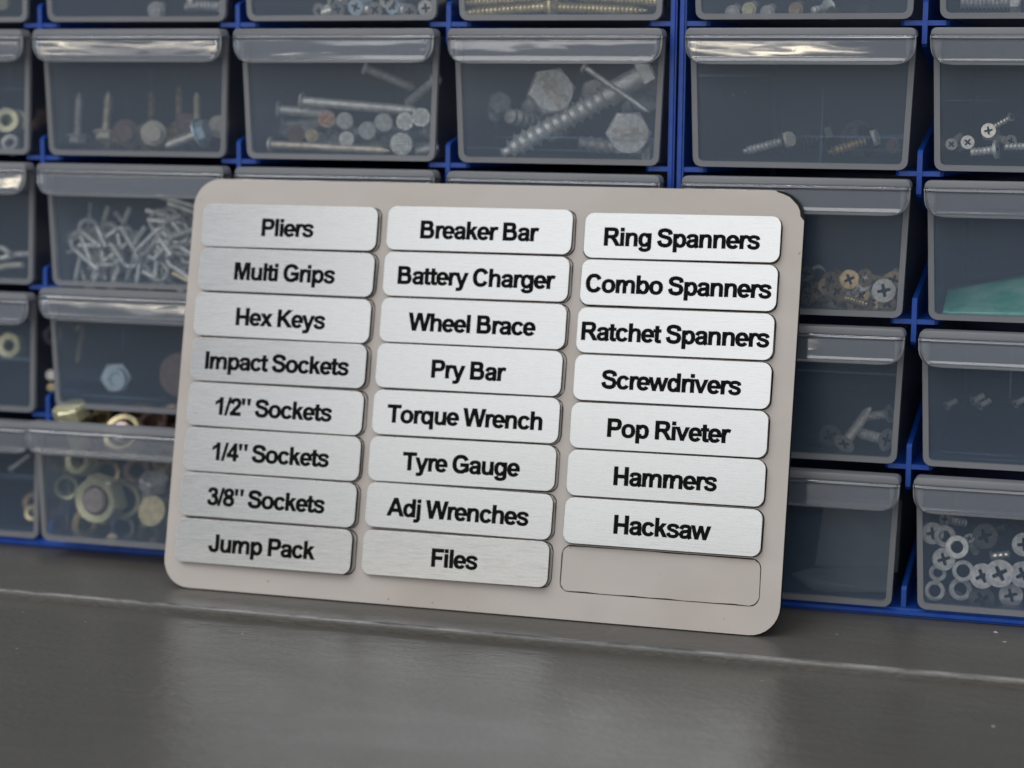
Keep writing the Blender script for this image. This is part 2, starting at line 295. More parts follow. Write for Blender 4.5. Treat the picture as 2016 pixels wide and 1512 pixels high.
# ---------------------------------------------------------------- object helpers
def obj(name, bm, m, parent=None, mw=None, smooth=None):
    me = bpy.data.meshes.new(name)
    bm.normal_update(); bm.to_mesh(me); bm.free()
    for x in (m if isinstance(m, (list, tuple)) else [m]): me.materials.append(x)
    if smooth is not None:
        for p in me.polygons: p.use_smooth = True
        me.set_sharp_from_angle(angle=math.radians(smooth))
    o = bpy.data.objects.new(name, me); C.objects.link(o)
    if parent: o.parent = parent
    if mw is not None: o.matrix_local = mw
    return o
def tag(o, label, cat, group=None, kind=None):
    o['label'] = label; o['category'] = cat
    if group: o['group'] = group
    if kind: o['kind'] = kind
    return o
def thing(name, label, cat, mw=None, group=None):
    o = bpy.data.objects.new(name, None); C.objects.link(o); o.empty_display_size = .01
    if mw is not None: o.matrix_world = mw
    return tag(o, label, cat, group)
def box(bm, x0, x1, y0, y1, z0, z1, mi=0):
    v = [bm.verts.new(c) for c in ((x0,y0,z0),(x1,y0,z0),(x1,y1,z0),(x0,y1,z0),(x0,y0,z1),(x1,y0,z1),(x1,y1,z1),(x0,y1,z1))]
    for f in ((0,3,2,1),(4,5,6,7),(0,1,5,4),(1,2,6,5),(2,3,7,6),(3,0,4,7)):
        bm.faces.new([v[i] for i in f]).material_index = mi
def rrect(w, h, r, n=5, x0=0, y0=0):
    out = []
    for cx, cy, a in ((w-r, r, -90), (w-r, h-r, 0), (r, h-r, 90), (r, r, 180)):
        for i in range(n+1):
            t = math.radians(a+90*i/n); out.append((x0+cx+r*math.cos(t), y0+cy+r*math.sin(t)))
    return out
def prism(bm, pts, z0, z1, bev=0, axes='xyz'):
    """closed outline (counter-clockwise) extruded z0..z1 ; bev rounds the z1 rim"""
    n = len(pts); rings = []
    def ring(z, ins):
        rr = []
        for i, p in enumerate(pts):
            a, b = pts[i-1], pts[(i+1) % n]; dx, dy = b[0]-a[0], b[1]-a[1]; l = math.hypot(dx, dy) or 1
            rr.append(bm.verts.new((p[0]-dy/l*ins, p[1]+dx/l*ins, z)))
        return rr
    rings.append(ring(z0, 0))
    if bev:
        rings.append(ring(z1-bev, 0)); rings.append(ring(z1-bev*.3, bev*.3)); rings.append(ring(z1, bev))
    else: rings.append(ring(z1, 0))
    for a, b in zip(rings, rings[1:]):
        for i in range(n): bm.faces.new((a[i], a[(i+1) % n], b[(i+1) % n], b[i]))
    bm.faces.new(rings[0][::-1]); bm.faces.new(rings[-1])
def frame(bm, outer, inner, z0, z1):
    n = len(outer); L = [[bm.verts.new((p[0], p[1], z)) for p in q] for q, z in ((outer, z0), (outer, z1), (inner, z1), (inner, z0))]
    for a, b in ((0, 1), (1, 2), (2, 3), (3, 0)):
        for i in range(n): bm.faces.new((L[a][i], L[a][(i+1) % n], L[b][(i+1) % n], L[b][i]))
def tube(bm, path, r, n=6, r1=None):
    path = [Vector(p) for p in path]; rings = []; up = Vector((.13, .31, .94))
    for i, p in enumerate(path):
        d = (path[min(i+1, len(path)-1)]-path[max(i-1, 0)]).normalized(); a = d.cross(up).normalized(); b = d.cross(a)
        rr = r if r1 is None else r+(r1-r)*i/(len(path)-1)
        rings.append([bm.verts.new(p+(a*math.cos(6.2832*k/n)+b*math.sin(6.2832*k/n))*rr) for k in range(n)])
    for a, b in zip(rings, rings[1:]):
        for k in range(n): bm.faces.new((a[k], a[(k+1) % n], b[(k+1) % n], b[k]))
    bm.faces.new(rings[0][::-1]); bm.faces.new(rings[-1])
def lathe(bm, prof, n=12):
    """profile of (radius, z) turned about z"""
    rings = []
    for r, z in prof:
        rings.append([bm.verts.new((r*math.cos(6.2832*k/n), r*math.sin(6.2832*k/n), z)) for k in range(n)] if r > 1e-9 else [bm.verts.new((0, 0, z))])
    for a, b in zip(rings, rings[1:]):
        for k in range(n):
            k2 = (k+1) % n
            if len(a) == 1 and len(b) == 1: continue
            if len(a) == 1: bm.faces.new((a[0], b[k2], b[k]))
            elif len(b) == 1: bm.faces.new((a[k], a[k2], b[0]))
            else: bm.faces.new((a[k], a[k2], b[k2], b[k]))
XZ = Matrix(((1, 0, 0, 0), (0, 0, -1, 0), (0, 1, 0, 0), (0, 0, 0, 1)))      # outline drawn in x,z with thickness towards the viewer (-y)

# ---------------------------------------------------------------- workbench
EY, ST = -.0489, .0026
bm = bmesh.new()
prof = [(.35, 0), (EY+.0013, 0)]
for k in range(1, 6):
    a = math.radians(90*k/5); prof.append((EY+.0013-.0013*math.sin(a), -.0013+.0013*math.cos(a)))
prof += [(EY, -ST), (-.9, -ST), (-.9, -.04), (.35, -.04)]
xs = [-1.4+i*.04 for i in range(71)]
rows = [[bm.verts.new((x, y, z)) for y, z in prof] for x in xs]
for a, b in zip(rows, rows[1:]):
    for k in range(len(prof)):
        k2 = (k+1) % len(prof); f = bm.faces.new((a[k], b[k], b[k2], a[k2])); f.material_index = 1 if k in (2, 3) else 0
bm.faces.new(rows[0]); bm.faces.new(rows[-1][::-1])
wb = obj('workbench', bm, [M['bench'], M['worn_glint']], smooth=40); wb['kind'] = 'structure'
bm = bmesh.new()
def chip(x, y, z, s, asp=2.5, a=0):
    pts = [(math.cos(t)*s*asp*random.uniform(.5, 1.1), math.sin(t)*s*random.uniform(.5, 1.1)) for t in [k*1.0472 for k in range(6)]]
    c, q = math.cos(a), math.sin(a); vs = [bm.verts.new((x+p[0]*c-p[1]*q, y+p[0]*q+p[1]*c, z+.00002)) for p in pts]
    t = bm.verts.new((x, y, z+s*.6))
    for i in range(6): bm.faces.new((vs[i], vs[(i+1) % 6], t))
def onbench(u, v, z):
    d = CR @ Vector(((u-1008)/FPX, -(v-756)/FPX, -1.0)); return CAM + d*((z-CAM.z)/d.z)
for u, v, s in ((478, 1248, .0004), (169, 1224, .0003), (45, 1205, .0003), (603, 1226, .0003), (33, 1277, .0003), (1955, 1430, .0005), (1960, 1245, .0008), (1978, 1264, .0005), (1500, 1340, .0003), (1647, 1249, .0003)):
    p = onbench(u, v, -ST if v > 1161+u*.0888 else 0); chip(p.x, p.y, 0 if p.y > EY else -ST, s*.75, 1.7, random.uniform(-.5, .5))
for k in range(260):
    x, y = random.uniform(-.15, .45), random.uniform(-.33, -.005); chip(x, y, 0 if y > EY else -ST, random.uniform(.00004, .00013), 1.5, random.uniform(0, 3))
sp = obj('dust_specks', bm, M['speck']); tag(sp, 'fine pale dust and paint chips scattered over the grey bench', 'dust', kind='stuff')

# ---------------------------------------------------------------- drawer cabinets
PX, PZ, ZB = .060, .036555, .002
NR = 5
XR = 3*PX+.0024                               # left wall of the right cabinet
def bar_profile(levels, span, deep):
    """front edge of a divider: full at the crossings, set back between them. returns (pos, y) list"""
    a, b = span; pts = [(a, 0 if abs(a-levels[0]) < .004 else deep)]
    for z in levels:
        for d, y in ((-.0150, deep), (-.0058, .0008), (-.0050, 0), (.0050, 0), (.0058, .0008), (.0155, deep)):
            q = z+d
            if a < q < b: pts.append((q, y))
    pts.append((b, 0 if abs(b-levels[-1]) < .004 else deep)); return pts
def divider(x, z0, z1, levels, t, parent, name='divider'):
    pr = bar_profile(levels, (z0, z1), .050); poly = [(y, z) for z, y in pr]+[(.135, z1), (.135, z0)]
    bm = bmesh.new(); a = [bm.verts.new((x-t/2, y, z)) for y, z in poly]; b = [bm.verts.new((x+t/2, y, z)) for y, z in poly]
    bm.faces.new(a); bm.faces.new(b[::-1])
    for i in range(len(a)): j = (i+1) % len(a); bm.faces.new((a[j], a[i], b[i], b[j]))
    bmesh.ops.recalc_face_normals(bm, faces=bm.faces[:]); bmesh.ops.triangulate(bm, faces=[f for f in bm.faces if len(f.verts) > 4])
    return obj(name, bm, M['blue'], parent)
def shelf(z, x0, x1, levels, t, parent):
    pr = bar_profile(levels, (x0, x1), .110); poly = [(x, y+.0003) for x, y in pr]+[(x1, .1345), (x0, .1345)]
    bm = bmesh.new(); a = [bm.verts.new((x, y, z-t/2)) for x, y in poly]; b = [bm.verts.new((x, y, z+t/2)) for x, y in poly]
    bm.faces.new(a); bm.faces.new(b[::-1])
    for i in range(len(a)): j = (i+1) % len(a); bm.faces.new((a[j], a[i], b[i], b[j]))
    bmesh.ops.recalc_face_normals(bm, faces=bm.faces[:]); bmesh.ops.triangulate(bm, faces=[f for f in bm.faces if len(f.verts) > 4])
    return obj('shelf', bm, M['blue'], parent)
def cabinet(x0, ncol, label, lw, rw):
    """x0: centre line of the first wall; lw, rw: wall inner sides"""
    t = thing('drawer_cabinet', label, 'drawer cabinet', Matrix.Translation((x0, 0, 0)), 'blue drawer cabinets')
    x1 = ncol*PX; zt = ZB+NR*PZ
    for s, xx in ((0, 0), (1, x1)):
        bm = bmesh.new(); w = .0017
        a, b = (-w/2, w/2) if s == 0 else (x1-w/2, x1+w/2)
        box(bm, a, b, -.0005, .138, 0.0026, zt+.0012); bmesh.ops.bevel(bm, geom=[e for e in bm.edges if all(v.co.y < 0 for v in e.verts)], offset=.0005, segments=2, affect='EDGES')
        obj('side_panel', bm, M['blue'], t, smooth=40)
    for nm, z0, z1 in (('bottom_panel', .0002, .0025), ('top_panel', zt+.0013, zt+.0035)):
        bm = bmesh.new(); box(bm, -.00085, x1+.00085, -.0012, .138, z0, z1)
        bmesh.ops.bevel(bm, geom=[e for e in bm.edges if all(v.co.y < 0 for v in e.verts)], offset=.0007, segments=3, affect='EDGES'); obj(nm, bm, M['blue'], t, smooth=40)
    bm = bmesh.new(); box(bm, .0010, x1-.0010, .1355, .1378, .0027, zt+.001); obj('back_panel', bm, M['navy'], t)
    zl = [ZB+k*PZ for k in range(0, NR+1)]
    for c in range(1, ncol): divider(c*PX, .0026, zt+.0012, zl, .00125, t)
    for z in zl[1:-1]: shelf(z, .0009, x1-.0009, [.0009]+[c*PX for c in range(1, ncol)]+[x1-.0009], .0012, t)
    return t
cabL = cabinet(-PX, 4, 'blue drawer cabinet behind the sign, its stacked drawers out of focus at the left', 0, 0)
cabR = cabinet(XR, 2, 'blue drawer cabinet on the right, standing against its twin and sharper in view', 0, 0)

def panel_outline(ins=0, r=.0022):
    """front face of a drawer in cell coordinates, mm -> m, tapered to the foot"""
    xa0, xa1, xb0, xb1, z0, z1 = 3.6+ins, 57.2-ins, 2.3+ins, 58.2-ins, .9+ins, 34.9-ins
    r = max(r*1000-ins*.7, .5); pts = []
    for (cx, cz, a) in ((xa1-r, z0+r, -90), (xb1-r, z1-r, 0), (xb0+r, z1-r, 90), (xa0+r, z0+r, 180)):
        for i in range(5):
            t = math.radians(a+22.5*i); pts.append(((cx+r*math.cos(t))*MM, (cz+r*math.sin(t))*MM))
    return pts
def make_drawer():
    P = {}
    bm = bmesh.new(); frame(bm, panel_outline(0), panel_outline(1.4), 0.0, .0014); P['front_rim'] = (bm, 'rim', XZ)
    bm = bmesh.new(); prism(bm, panel_outline(1.41), .0001, .0010); P['front_panel'] = (bm, 'panel', XZ)
    bm = bmesh.new()                            # tray behind the front: two sides, floor, back
    for (a, b, c, d) in ((2.7, 3.9, 3.8, 5.0),):
        for sgn in (0, 1):
            f = (lambda x: x) if sgn == 0 else (lambda x: 60.6-x)
            q = [(f(c), 1.6), (f(d), 1.6), (f(b), 33.5), (f(a), 33.5)]
            va = [bm.verts.new((x*MM, .0002, z*MM)) for x, z in q]; vb = [bm.verts.new((x*MM, .112, z*MM)) for x, z in q]
            for i in range(4): j = (i+1) % 4; bm.faces.new((va[i], va[j], vb[j], vb[i]))
            bm.faces.new(va); bm.faces.new(vb)
    box(bm, .0051, .0555, .0002, .112, .0010, .0022); box(bm, .0051, .0555, .1121, .1133, .0010, .033)
    P['tray'] = (bm, 'tray', Matrix())
    # flange that carries the lip, rounded shoulders
    bm = bmesh.new(); pts = [(58.6, 33.3), (58.6, 33.8)]+[(57.3+1.3*math.cos(math.radians(a)), 33.8+1.4*math.sin(math.radians(a))) for a in (22, 45, 67, 90)]+[(3.3+1.3*math.cos(math.radians(a)), 33.8+1.4*math.sin(math.radians(a))) for a in (90, 112, 135, 157, 180)]+[(2.0, 33.3)]
    prism(bm, [(x*MM, z*MM) for x, z in pts], .0015, .0064, .0003)
    P['flange'] = (bm, 'flange', XZ)
    # clear lip: a shallow cup hanging from the flange
    bm = bmesh.new(); ZL = (0, .15, .35, .6, .9, 1.3, 2, 3, 4.2, 5.0, 5.5, 5.8, 6.0, 6.2, 6.4, 6.6, 6.8, 6.95); nz, nx = 17, 28; z0, z1 = 26.3, 33.25; F = []; B = []
    for i in range(nz+1):
        z = z0+ZL[i]; hw = 28.1; r = 4.2
        if z < z0+r: hw -= r-math.sqrt(max(0, r*r-(z0+r-z)**2))
        hw += (z-z0)/7*.35
        rf, rb = [], []
        for k in range(nx+1):
            q = -1+2*k/nx; q = math.copysign(1-(1-abs(q))**2.4, q); x = 30.3+hw*q
            e = max(0, 1-(z-z0)/.9); side = max(0, (abs(x-30.3)-(hw-.9))/.9); top = max(0, 1-(z1-z)/1.0)
            y = -7.0+.8*e**2.5+.8*side**2.5-.06*(1-((z-z0)/(z1-z0)*2-1)**2)-.38*math.exp(-((z1-z-.55)/.26)**2)-.22*math.exp(-((z-z0-.75)/.25)**2)
            rf.append(bm.verts.new((x*MM, y*MM, z*MM))); rb.append(bm.verts.new(((30.3+(x-30.3)*.985)*MM, min(y+1.1, -5.3+.3*side)*MM, (z+(.35 if i == 0 else 0))*MM)))
        F.append(rf); B.append(rb)
    for G, fl in ((F, 0), (B, 1)):
        for a, b in zip(G, G[1:]):
            for k in range(nx):
                v = (a[k], a[k+1], b[k+1], b[k]); bm.faces.new(v if not fl else v[::-1])
    ed = [F[0], [r[-1] for r in F], F[-1][::-1], [r[0] for r in F][::-1]]; eb = [B[0], [r[-1] for r in B], B[-1][::-1], [r[0] for r in B][::-1]]
    for a, b in zip(ed, eb):
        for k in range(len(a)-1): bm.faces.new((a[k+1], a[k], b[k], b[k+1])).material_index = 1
    for G in (F, B):
        for f in G[0][0].link_faces: pass
    bm.verts.ensure_lookup_table()
    for f in bm.faces:
        c = f.calc_center_median()*1000
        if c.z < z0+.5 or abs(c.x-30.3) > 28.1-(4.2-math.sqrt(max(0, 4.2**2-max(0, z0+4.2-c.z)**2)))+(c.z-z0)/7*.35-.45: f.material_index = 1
    P['handle_lip'] = (bm, 'lip', Matrix())
    bm = bmesh.new()                            # two webs that brace the lip
    box(bm, 0, .0008, -.0051, -.0015, .0278, .0332)
    P['handle_web'] = (bm, 'flange', Matrix())
    me = {}
    for k, (bm, m, mw) in P.items():
        if mw is XZ: bmesh.ops.transform(bm, matrix=XZ, verts=bm.verts)
        bmesh.ops.recalc_face_normals(bm, faces=bm.faces[:])
        x = bpy.data.meshes.new(k); bm.to_mesh(x); bm.free(); x.materials.append(M[m])
        if m == 'lip': x.materials.append(M['lip_edge_glint'])
        for p in x.polygons: p.use_smooth = True
        x.set_sharp_from_angle(angle=math.radians(35)); me[k] = x
    return me
DM = make_drawer()
def cell(c, r):                                 # column -1..2 left cabinet, 3..4 right ; row 0 at the bottom
    return (c*PX if c < 3 else XR+(c-3)*PX), ZB+r*PZ
def drawer(c, r, label, out=0.0):
    x, z = cell(c, r)
    if (c, r) in ((0, 1), (0, 0)): z += .0019      # lifted by the overfull drawer
    mw = Matrix.Translation((x+.00005, -.0006-out, z)) @ Matrix.Rotation(math.radians(random.uniform(-.12, .12)), 4, 'Y')
    t = thing('drawer', label, 'drawer', mw, 'small clear drawers in the blue cabinets')
    for k, me in DM.items():
        o = bpy.data.objects.new(k, me); C.objects.link(o); o.parent = t
        if k == 'handle_web':
            o.matrix_local = Matrix.Translation((.0036, 0, 0)); o = o.copy(); C.objects.link(o); o.matrix_local = Matrix.Translation((.0562, 0, 0))
        if k == 'handle_lip':
            o.matrix_local = Matrix.Translation((.0303, -.0064, .0333)) @ Matrix.Rotation(math.radians(TILT.get((c, r), random.uniform(-4, -2))), 4, 'X') @ Matrix.Rotation(math.radians(random.uniform(-.8, .8)), 4, 'Z') @ Matrix.Translation((-.0303, .0064, -.0333))
    return t
TILT = {(0, 3): 0.0, (3, 3): 0.0, (1, 3): -3.6, (2, 3): -3.2, (3, 2): -3.4, (3, 1): -4.6, (4, 1): -4.0, (-1, 3): 1.6, (0, 2): -4.5, (4, 3): 2.5, (4, 2): 1.5}
DL = {
(-1, 4): 'drawer cut by the top left corner of the picture, only its foot showing',
(0, 4): 'drawer in the top row above the one with two upright screws',
(1, 4): 'drawer in the top row holding small bright silver screws',
(2, 4): 'drawer in the top row holding long gold screws, left of the blue uprights',
(3, 4): 'drawer in the top row just right of the blue uprights, dark inside with small screws',
(4, 4): 'drawer cut by the top right corner with a threaded bolt in it',
(-1, 3): 'drawer cut by the left edge with blocky nuts, in the second row',
(0, 3): 'drawer with golden reflection on its lip and upright screws inside',
(1, 3): 'drawer full of grey clout nails with checkered heads',
(2, 3): 'drawer with one thick coach bolt across it and big hex heads',
(3, 3): 'nearly empty drawer with golden reflection on its lip, right of the blue uprights',
(4, 3): 'drawer with a few tiny bright screws, cut by the right edge',
(-1, 2): 'drawer cut by the left edge with thin wire pieces, third row',
(0, 2): 'drawer heaped with bent wire hooks, at the upper left corner of the sign',
(1, 2): 'drawer mostly hidden behind the top edge of the sign, in the second full column',
(2, 2): 'drawer mostly hidden behind the top edge of the sign, left of the blue uprights',
(3, 2): 'drawer of dark brassy screws beside the upper right corner of the sign',
(4, 2): 'drawer with a green plastic piece in it, at the right edge',
(-1, 1): 'drawer cut by the left edge, fourth row, with blurred dull hardware',
(0, 1): 'drawer with one bluish hex bolt head and a dull red disc',
(1, 1): 'drawer hidden behind the left middle of the sign',
(2, 1): 'drawer hidden behind the middle of the sign',
(3, 1): 'drawer with one bright countersunk screw, right of the sign',
(4, 1): 'almost empty hazy drawer below the one with the green plastic piece',
(-1, 0): 'drawer in the bottom left corner of the cabinet, cut by the picture edge',
(0, 0): 'overfull drawer pulled slightly out with large yellow zinc nuts and bolts',
(1, 0): 'bottom drawer hidden behind the left half of the sign',
(2, 0): 'bottom drawer hidden behind the right half of the sign',
(3, 0): 'bottom drawer beside the lower right corner of the sign with a grey card inside',
(4, 0): 'bottom drawer at the right edge full of grey screw heads and cup washers',
}
for (c, r), lb in DL.items(): drawer(c, r, lb, .009 if (c, r) == (0, 0) else (.0 if random.random() < .5 else .0006))
# ---------------------------------------------------------------- the sign: masked board with cut-out plates
BW, BH = .1643, .1093; TI = .214485; PH = .0028
uu = Vector((math.cos(PH), math.sin(PH), 0)); vv = Vector((0, 0, 1))*math.cos(TI)+Vector((-math.sin(PH), math.cos(PH), 0))*math.sin(TI); nn = uu.cross(vv)
SM = Matrix(((uu.x, vv.x, nn.x, .051824), (uu.y, vv.y, nn.y, -.032509), (uu.z, vv.z, nn.z, .00036), (0, 0, 0, 1)))
board = thing('sign_board', 'tilted pinkish grey board holding three columns of engraved metal tool labels', 'board', SM)
bm = bmesh.new(); prism(bm, rrect(BW, BH, .0074, 8), -.0016, -.00010); obj('backing', bm, M['black'], board)
out = rrect(BW, BH, .0074, 8)
def peel(p):                                    # torn masking at the upper right corner
    x, y = p
    if x > BW-.0062 and y > BH-.0074: return (x-.0007-random.uniform(0, .0004), y-.0003)
    return (x-.00012 if x > BW/2 else x+.00005, y-.00004)
bm = bmesh.new(); prism(bm, [peel(p) for p in out], -.00009, 0.0, .00004); obj('masking_sheet', bm, M['mask'], board)
# scorched outlines cut through the masking, one round each plate and one round the empty place
def outline(x, y, w, h, r, t, wob=.00006):
    o = [(a+random.uniform(-wob, wob), b+random.uniform(-wob, wob)) for a, b in rrect(w, h, r, 5, x, y)]
    q = []; n = len(o)
    for a, b in zip(o, o[1:]+o[:1]):
        m = max(1, int(math.hypot(a[0]-b[0], a[1]-b[1])/.004)); q += [(a[0]+(b[0]-a[0])*k/m, a[1]+(b[1]-a[1])*k/m) for k in range(m)]
    q = [(a+random.uniform(-wob, wob)*.4, b+random.uniform(-wob, wob)*.4) for a, b in q]; n = len(q); ins = []
    for i in range(n):
        a, b = q[i-1], q[(i+1) % n]; dx, dy = b[0]-a[0], b[1]-a[1]; l = math.hypot(dx, dy); tt = t*random.uniform(.55, 1.35); ins.append((q[i][0]-dy/l*tt, q[i][1]+dx/l*tt))
    bm = bmesh.new(); frame(bm, q, ins, .00001, .00004); return bm
COLX = (3.7, 56.15, 109.05); COLT = (102.4, 103.05, 102.6)
TXT = (('Pliers', 'Multi Grips', 'Hex Keys', 'Impact Sockets', '1/2" Sockets', '1/4" Sockets', '3/8" Sockets', 'Jump Pack'),
       ('Breaker Bar', 'Battery Charger', 'Wheel Brace', 'Pry Bar', 'Torque Wrench', 'Tyre Gauge', 'Adj Wrenches', 'Files'),
       ('Ring Spanners', 'Combo Spanners', 'Ratchet Spanners', 'Screwdrivers', 'Pop Riveter', 'Hammers', 'Hacksaw'))
PT = {}
PY = {(0,1):.4,(0,3):.7,(0,6):.6,(0,7):.8,(1,7):.6,(1,6):.3,(0,2):-.5,(1,4):-.4,(1,5):-.4,(2,5):-.3}
for c in range(3):
    for r in range(8): PT[(c, r)] = random.uniform(-.6, .6)
for c in range(3):
    for r in range(8):
        bm = outline((COLX[c]-.35+(.45 if c < 2 else 0))*MM, (COLT[c]-12.0*r-11.75)*MM, .0503, .0118, .0024, .00027)
        o = obj('cut_outline', bm, M['line'], board)
plate_face, plate_core = None, None
pw, ph, pr_ = .0497, .01145, .0023
bm = bmesh.new(); prism(bm, rrect(pw, ph, pr_, 6), .00118, .00126, .00006); f0 = obj('metal_face', bm, [M['alu'], M['edge']])
for p in f0.data.polygons:
    if p.normal.z < .95: p.material_index = 1
bm = bmesh.new(); prism(bm, rrect(pw-.0001, ph-.0001, pr_, 6, .00005, .00005), .0, .00117); c0 = obj('plate_core', bm, M['black'])
fm, cm = f0.data, c0.data; bpy.data.objects.remove(f0); bpy.data.objects.remove(c0)
ords = ('first', 'second', 'third', 'fourth', 'fifth', 'sixth', 'seventh', 'last')
for c in range(3):
    for r, tx in enumerate(TXT[c]):
        x = COLX[c]+.3*(c < 2)*0+random.uniform(-.12, .12); y = COLT[c]-12.0*r-11.55+random.uniform(-.08, .08)
        mw = SM @ Matrix.Translation((x*MM, y*MM, .00006+abs(math.radians(PT[(c, r)]))*ph*.5+abs(math.radians(PY.get((c, r), 0)))*pw*.5)) @ Matrix.Translation((pw/2, ph/2, 0)) @ Matrix.Rotation(math.radians(-PT[(c, r)]), 4, 'X') @ Matrix.Rotation(math.radians(-PY.get((c, r), 0)), 4, 'Y') @ Matrix.Rotation(math.radians(random.uniform(-.3, .3)), 4, 'Z') @ Matrix.Translation((-pw/2, -ph/2, 0))
        t = thing('label_plate', 'brushed metal plate engraved %s, %s in the %s column of the board' % (tx.replace('"', ' inch').replace('/', ' ') if False else tx.replace('"', ''), ords[r] if c < 2 or r < 6 else 'lowest', ('left', 'middle', 'right')[c]), 'label plate', mw, 'engraved metal label plates on the board')
        for k, me in (('metal_face', fm), ('plate_core', cm)):
            o = bpy.data.objects.new(k, me); C.objects.link(o); o.parent = t
        bm = bmesh.new(); ox = pw/2-.0003*(c == 0)
        for i, q in enumerate(text_polys(tx, 6.3)):
            try: bm.faces.new([bm.verts.new((ox+px*MM, .0032+py*MM, .001272+(i % 5)*.0000012)) for px, py in q])
            except ValueError: pass
        bmesh.ops.recalc_face_normals(bm, faces=bm.faces[:])
        for f in bm.faces:
            if f.normal.z < 0: f.normal_flip()
        obj('lettering', bm, M['ink'], t)
# ---------------------------------------------------------------- fasteners
def orient(head, tip, roll=0):
    z = (head-tip).normalized(); x = z.cross(Vector((.21, .35, .91))).normalized(); y = z.cross(x)
    return Matrix.Translation(head) @ Matrix(((x.x, y.x, z.x, 0), (x.y, y.y, z.y, 0), (x.z, y.z, z.z, 0), (0, 0, 0, 1))) @ Matrix.Rotation(roll, 4, 'Z')
def thread(bm, r, z0, z1, pitch, point=True, n=12, depth=.22):
    """turned thread from z0 (head side) down to z1"""
    prof = [(0, z0)]; L = z0-z1; m = max(3, int(L/pitch)); m = min(m, 34); pt = L/m
    for i in range(m):
        z = z0-i*pt; k = 1.0
        if point: k = min(1, (z-z1)/(L*.22)+.12)
        prof += [(r*(1-depth)*k, z), (r*(1-depth)*k, z-pt*.45), (r*k, z-pt*.7)]
    prof += [(0, z1)]; lathe(bm, prof, n)
def hexpts(r, n=6): return [(r*math.cos(6.2832*k/n), r*math.sin(6.2832*k/n)) for k in range(n)]
def cross_head(r, cone, slot=.22):
    """countersunk head with a cross recess, top face at z=0"""
    bm = bmesh.new(); n = 24
    a, b = r*.12, r*.56
    cp = [(b, -a), (b, a), (a*1.3, a*1.3), (a, b), (-a, b), (-a*1.3, a*1.3), (-b, a), (-b, -a), (-a*1.3, -a*1.3), (-a, -b), (a, -b), (a*1.3, -a*1.3)]
    ci = [bm.verts.new((x, y, 0)) for x, y in cp]; an = [math.atan2(y, x) for x, y in cp]; aa = []
    for i in range(12):
        d = (an[(i+1) % 12]-an[i]) % 6.2832; aa += [an[i], an[i]+d/2]
    o = [bm.verts.new((r*math.cos(t), r*math.sin(t), 0)) for t in aa]
    for i in range(12): bm.faces.new((ci[i], o[2*i], o[2*i+1], o[(2*i+2) % 24], ci[(i+1) % 12]))
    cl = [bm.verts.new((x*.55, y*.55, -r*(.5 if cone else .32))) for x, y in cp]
    for i in range(12): bm.faces.new((ci[i], ci[(i+1) % 12], cl[(i+1) % 12], cl[i])).material_index = 1  # recess walls and floor coloured black to paint the shade inside
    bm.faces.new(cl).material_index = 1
    ol = [bm.verts.new((r*(.45 if cone else .97)*math.cos(t), r*(.45 if cone else .97)*math.sin(t), -r*(.55 if cone else .35))) for t in aa]
    for i in range(n): bm.faces.new((o[i], ol[i], ol[(i+1) % n], o[(i+1) % n]))
    bm.faces.new(ol[::-1])
    bmesh.ops.recalc_face_normals(bm, faces=bm.faces[:]); return bm
def hex_head(r, h, m, t, washer=0, dome=True):
    bm = bmesh.new(); pts = hexpts(r); v0 = [bm.verts.new((x, y, -h)) for x, y in pts]; v1 = [bm.verts.new((x, y, -h*.18)) for x, y in pts]
    n = 24; rt = r*.84; v2 = [bm.verts.new((rt*math.cos(6.2832*k/n), rt*math.sin(6.2832*k/n), 0)) for k in range(n)]
    bm.faces.new(v0[::-1]); bm.faces.new(v2)
    for i in range(6): bm.faces.new((v0[i], v0[(i+1) % 6], v1[(i+1) % 6], v1[i]))
    for i in range(6):
        ring = [v2[(i*4+k) % n] for k in range(5)]
        bm.faces.new([v1[i], v1[(i+1) % 6]]+ring[::-1])
    o = obj('head', bm, m, t)
    if washer:
        bm = bmesh.new(); lathe(bm, [(0, -h*.98), (r*washer, -h*.98), (r*washer*1.02, -h*1.12), (r*washer*.9, -h*1.25), (0, -h*1.25)], 20); obj('washer', bm, m, t, smooth=40)
    return o
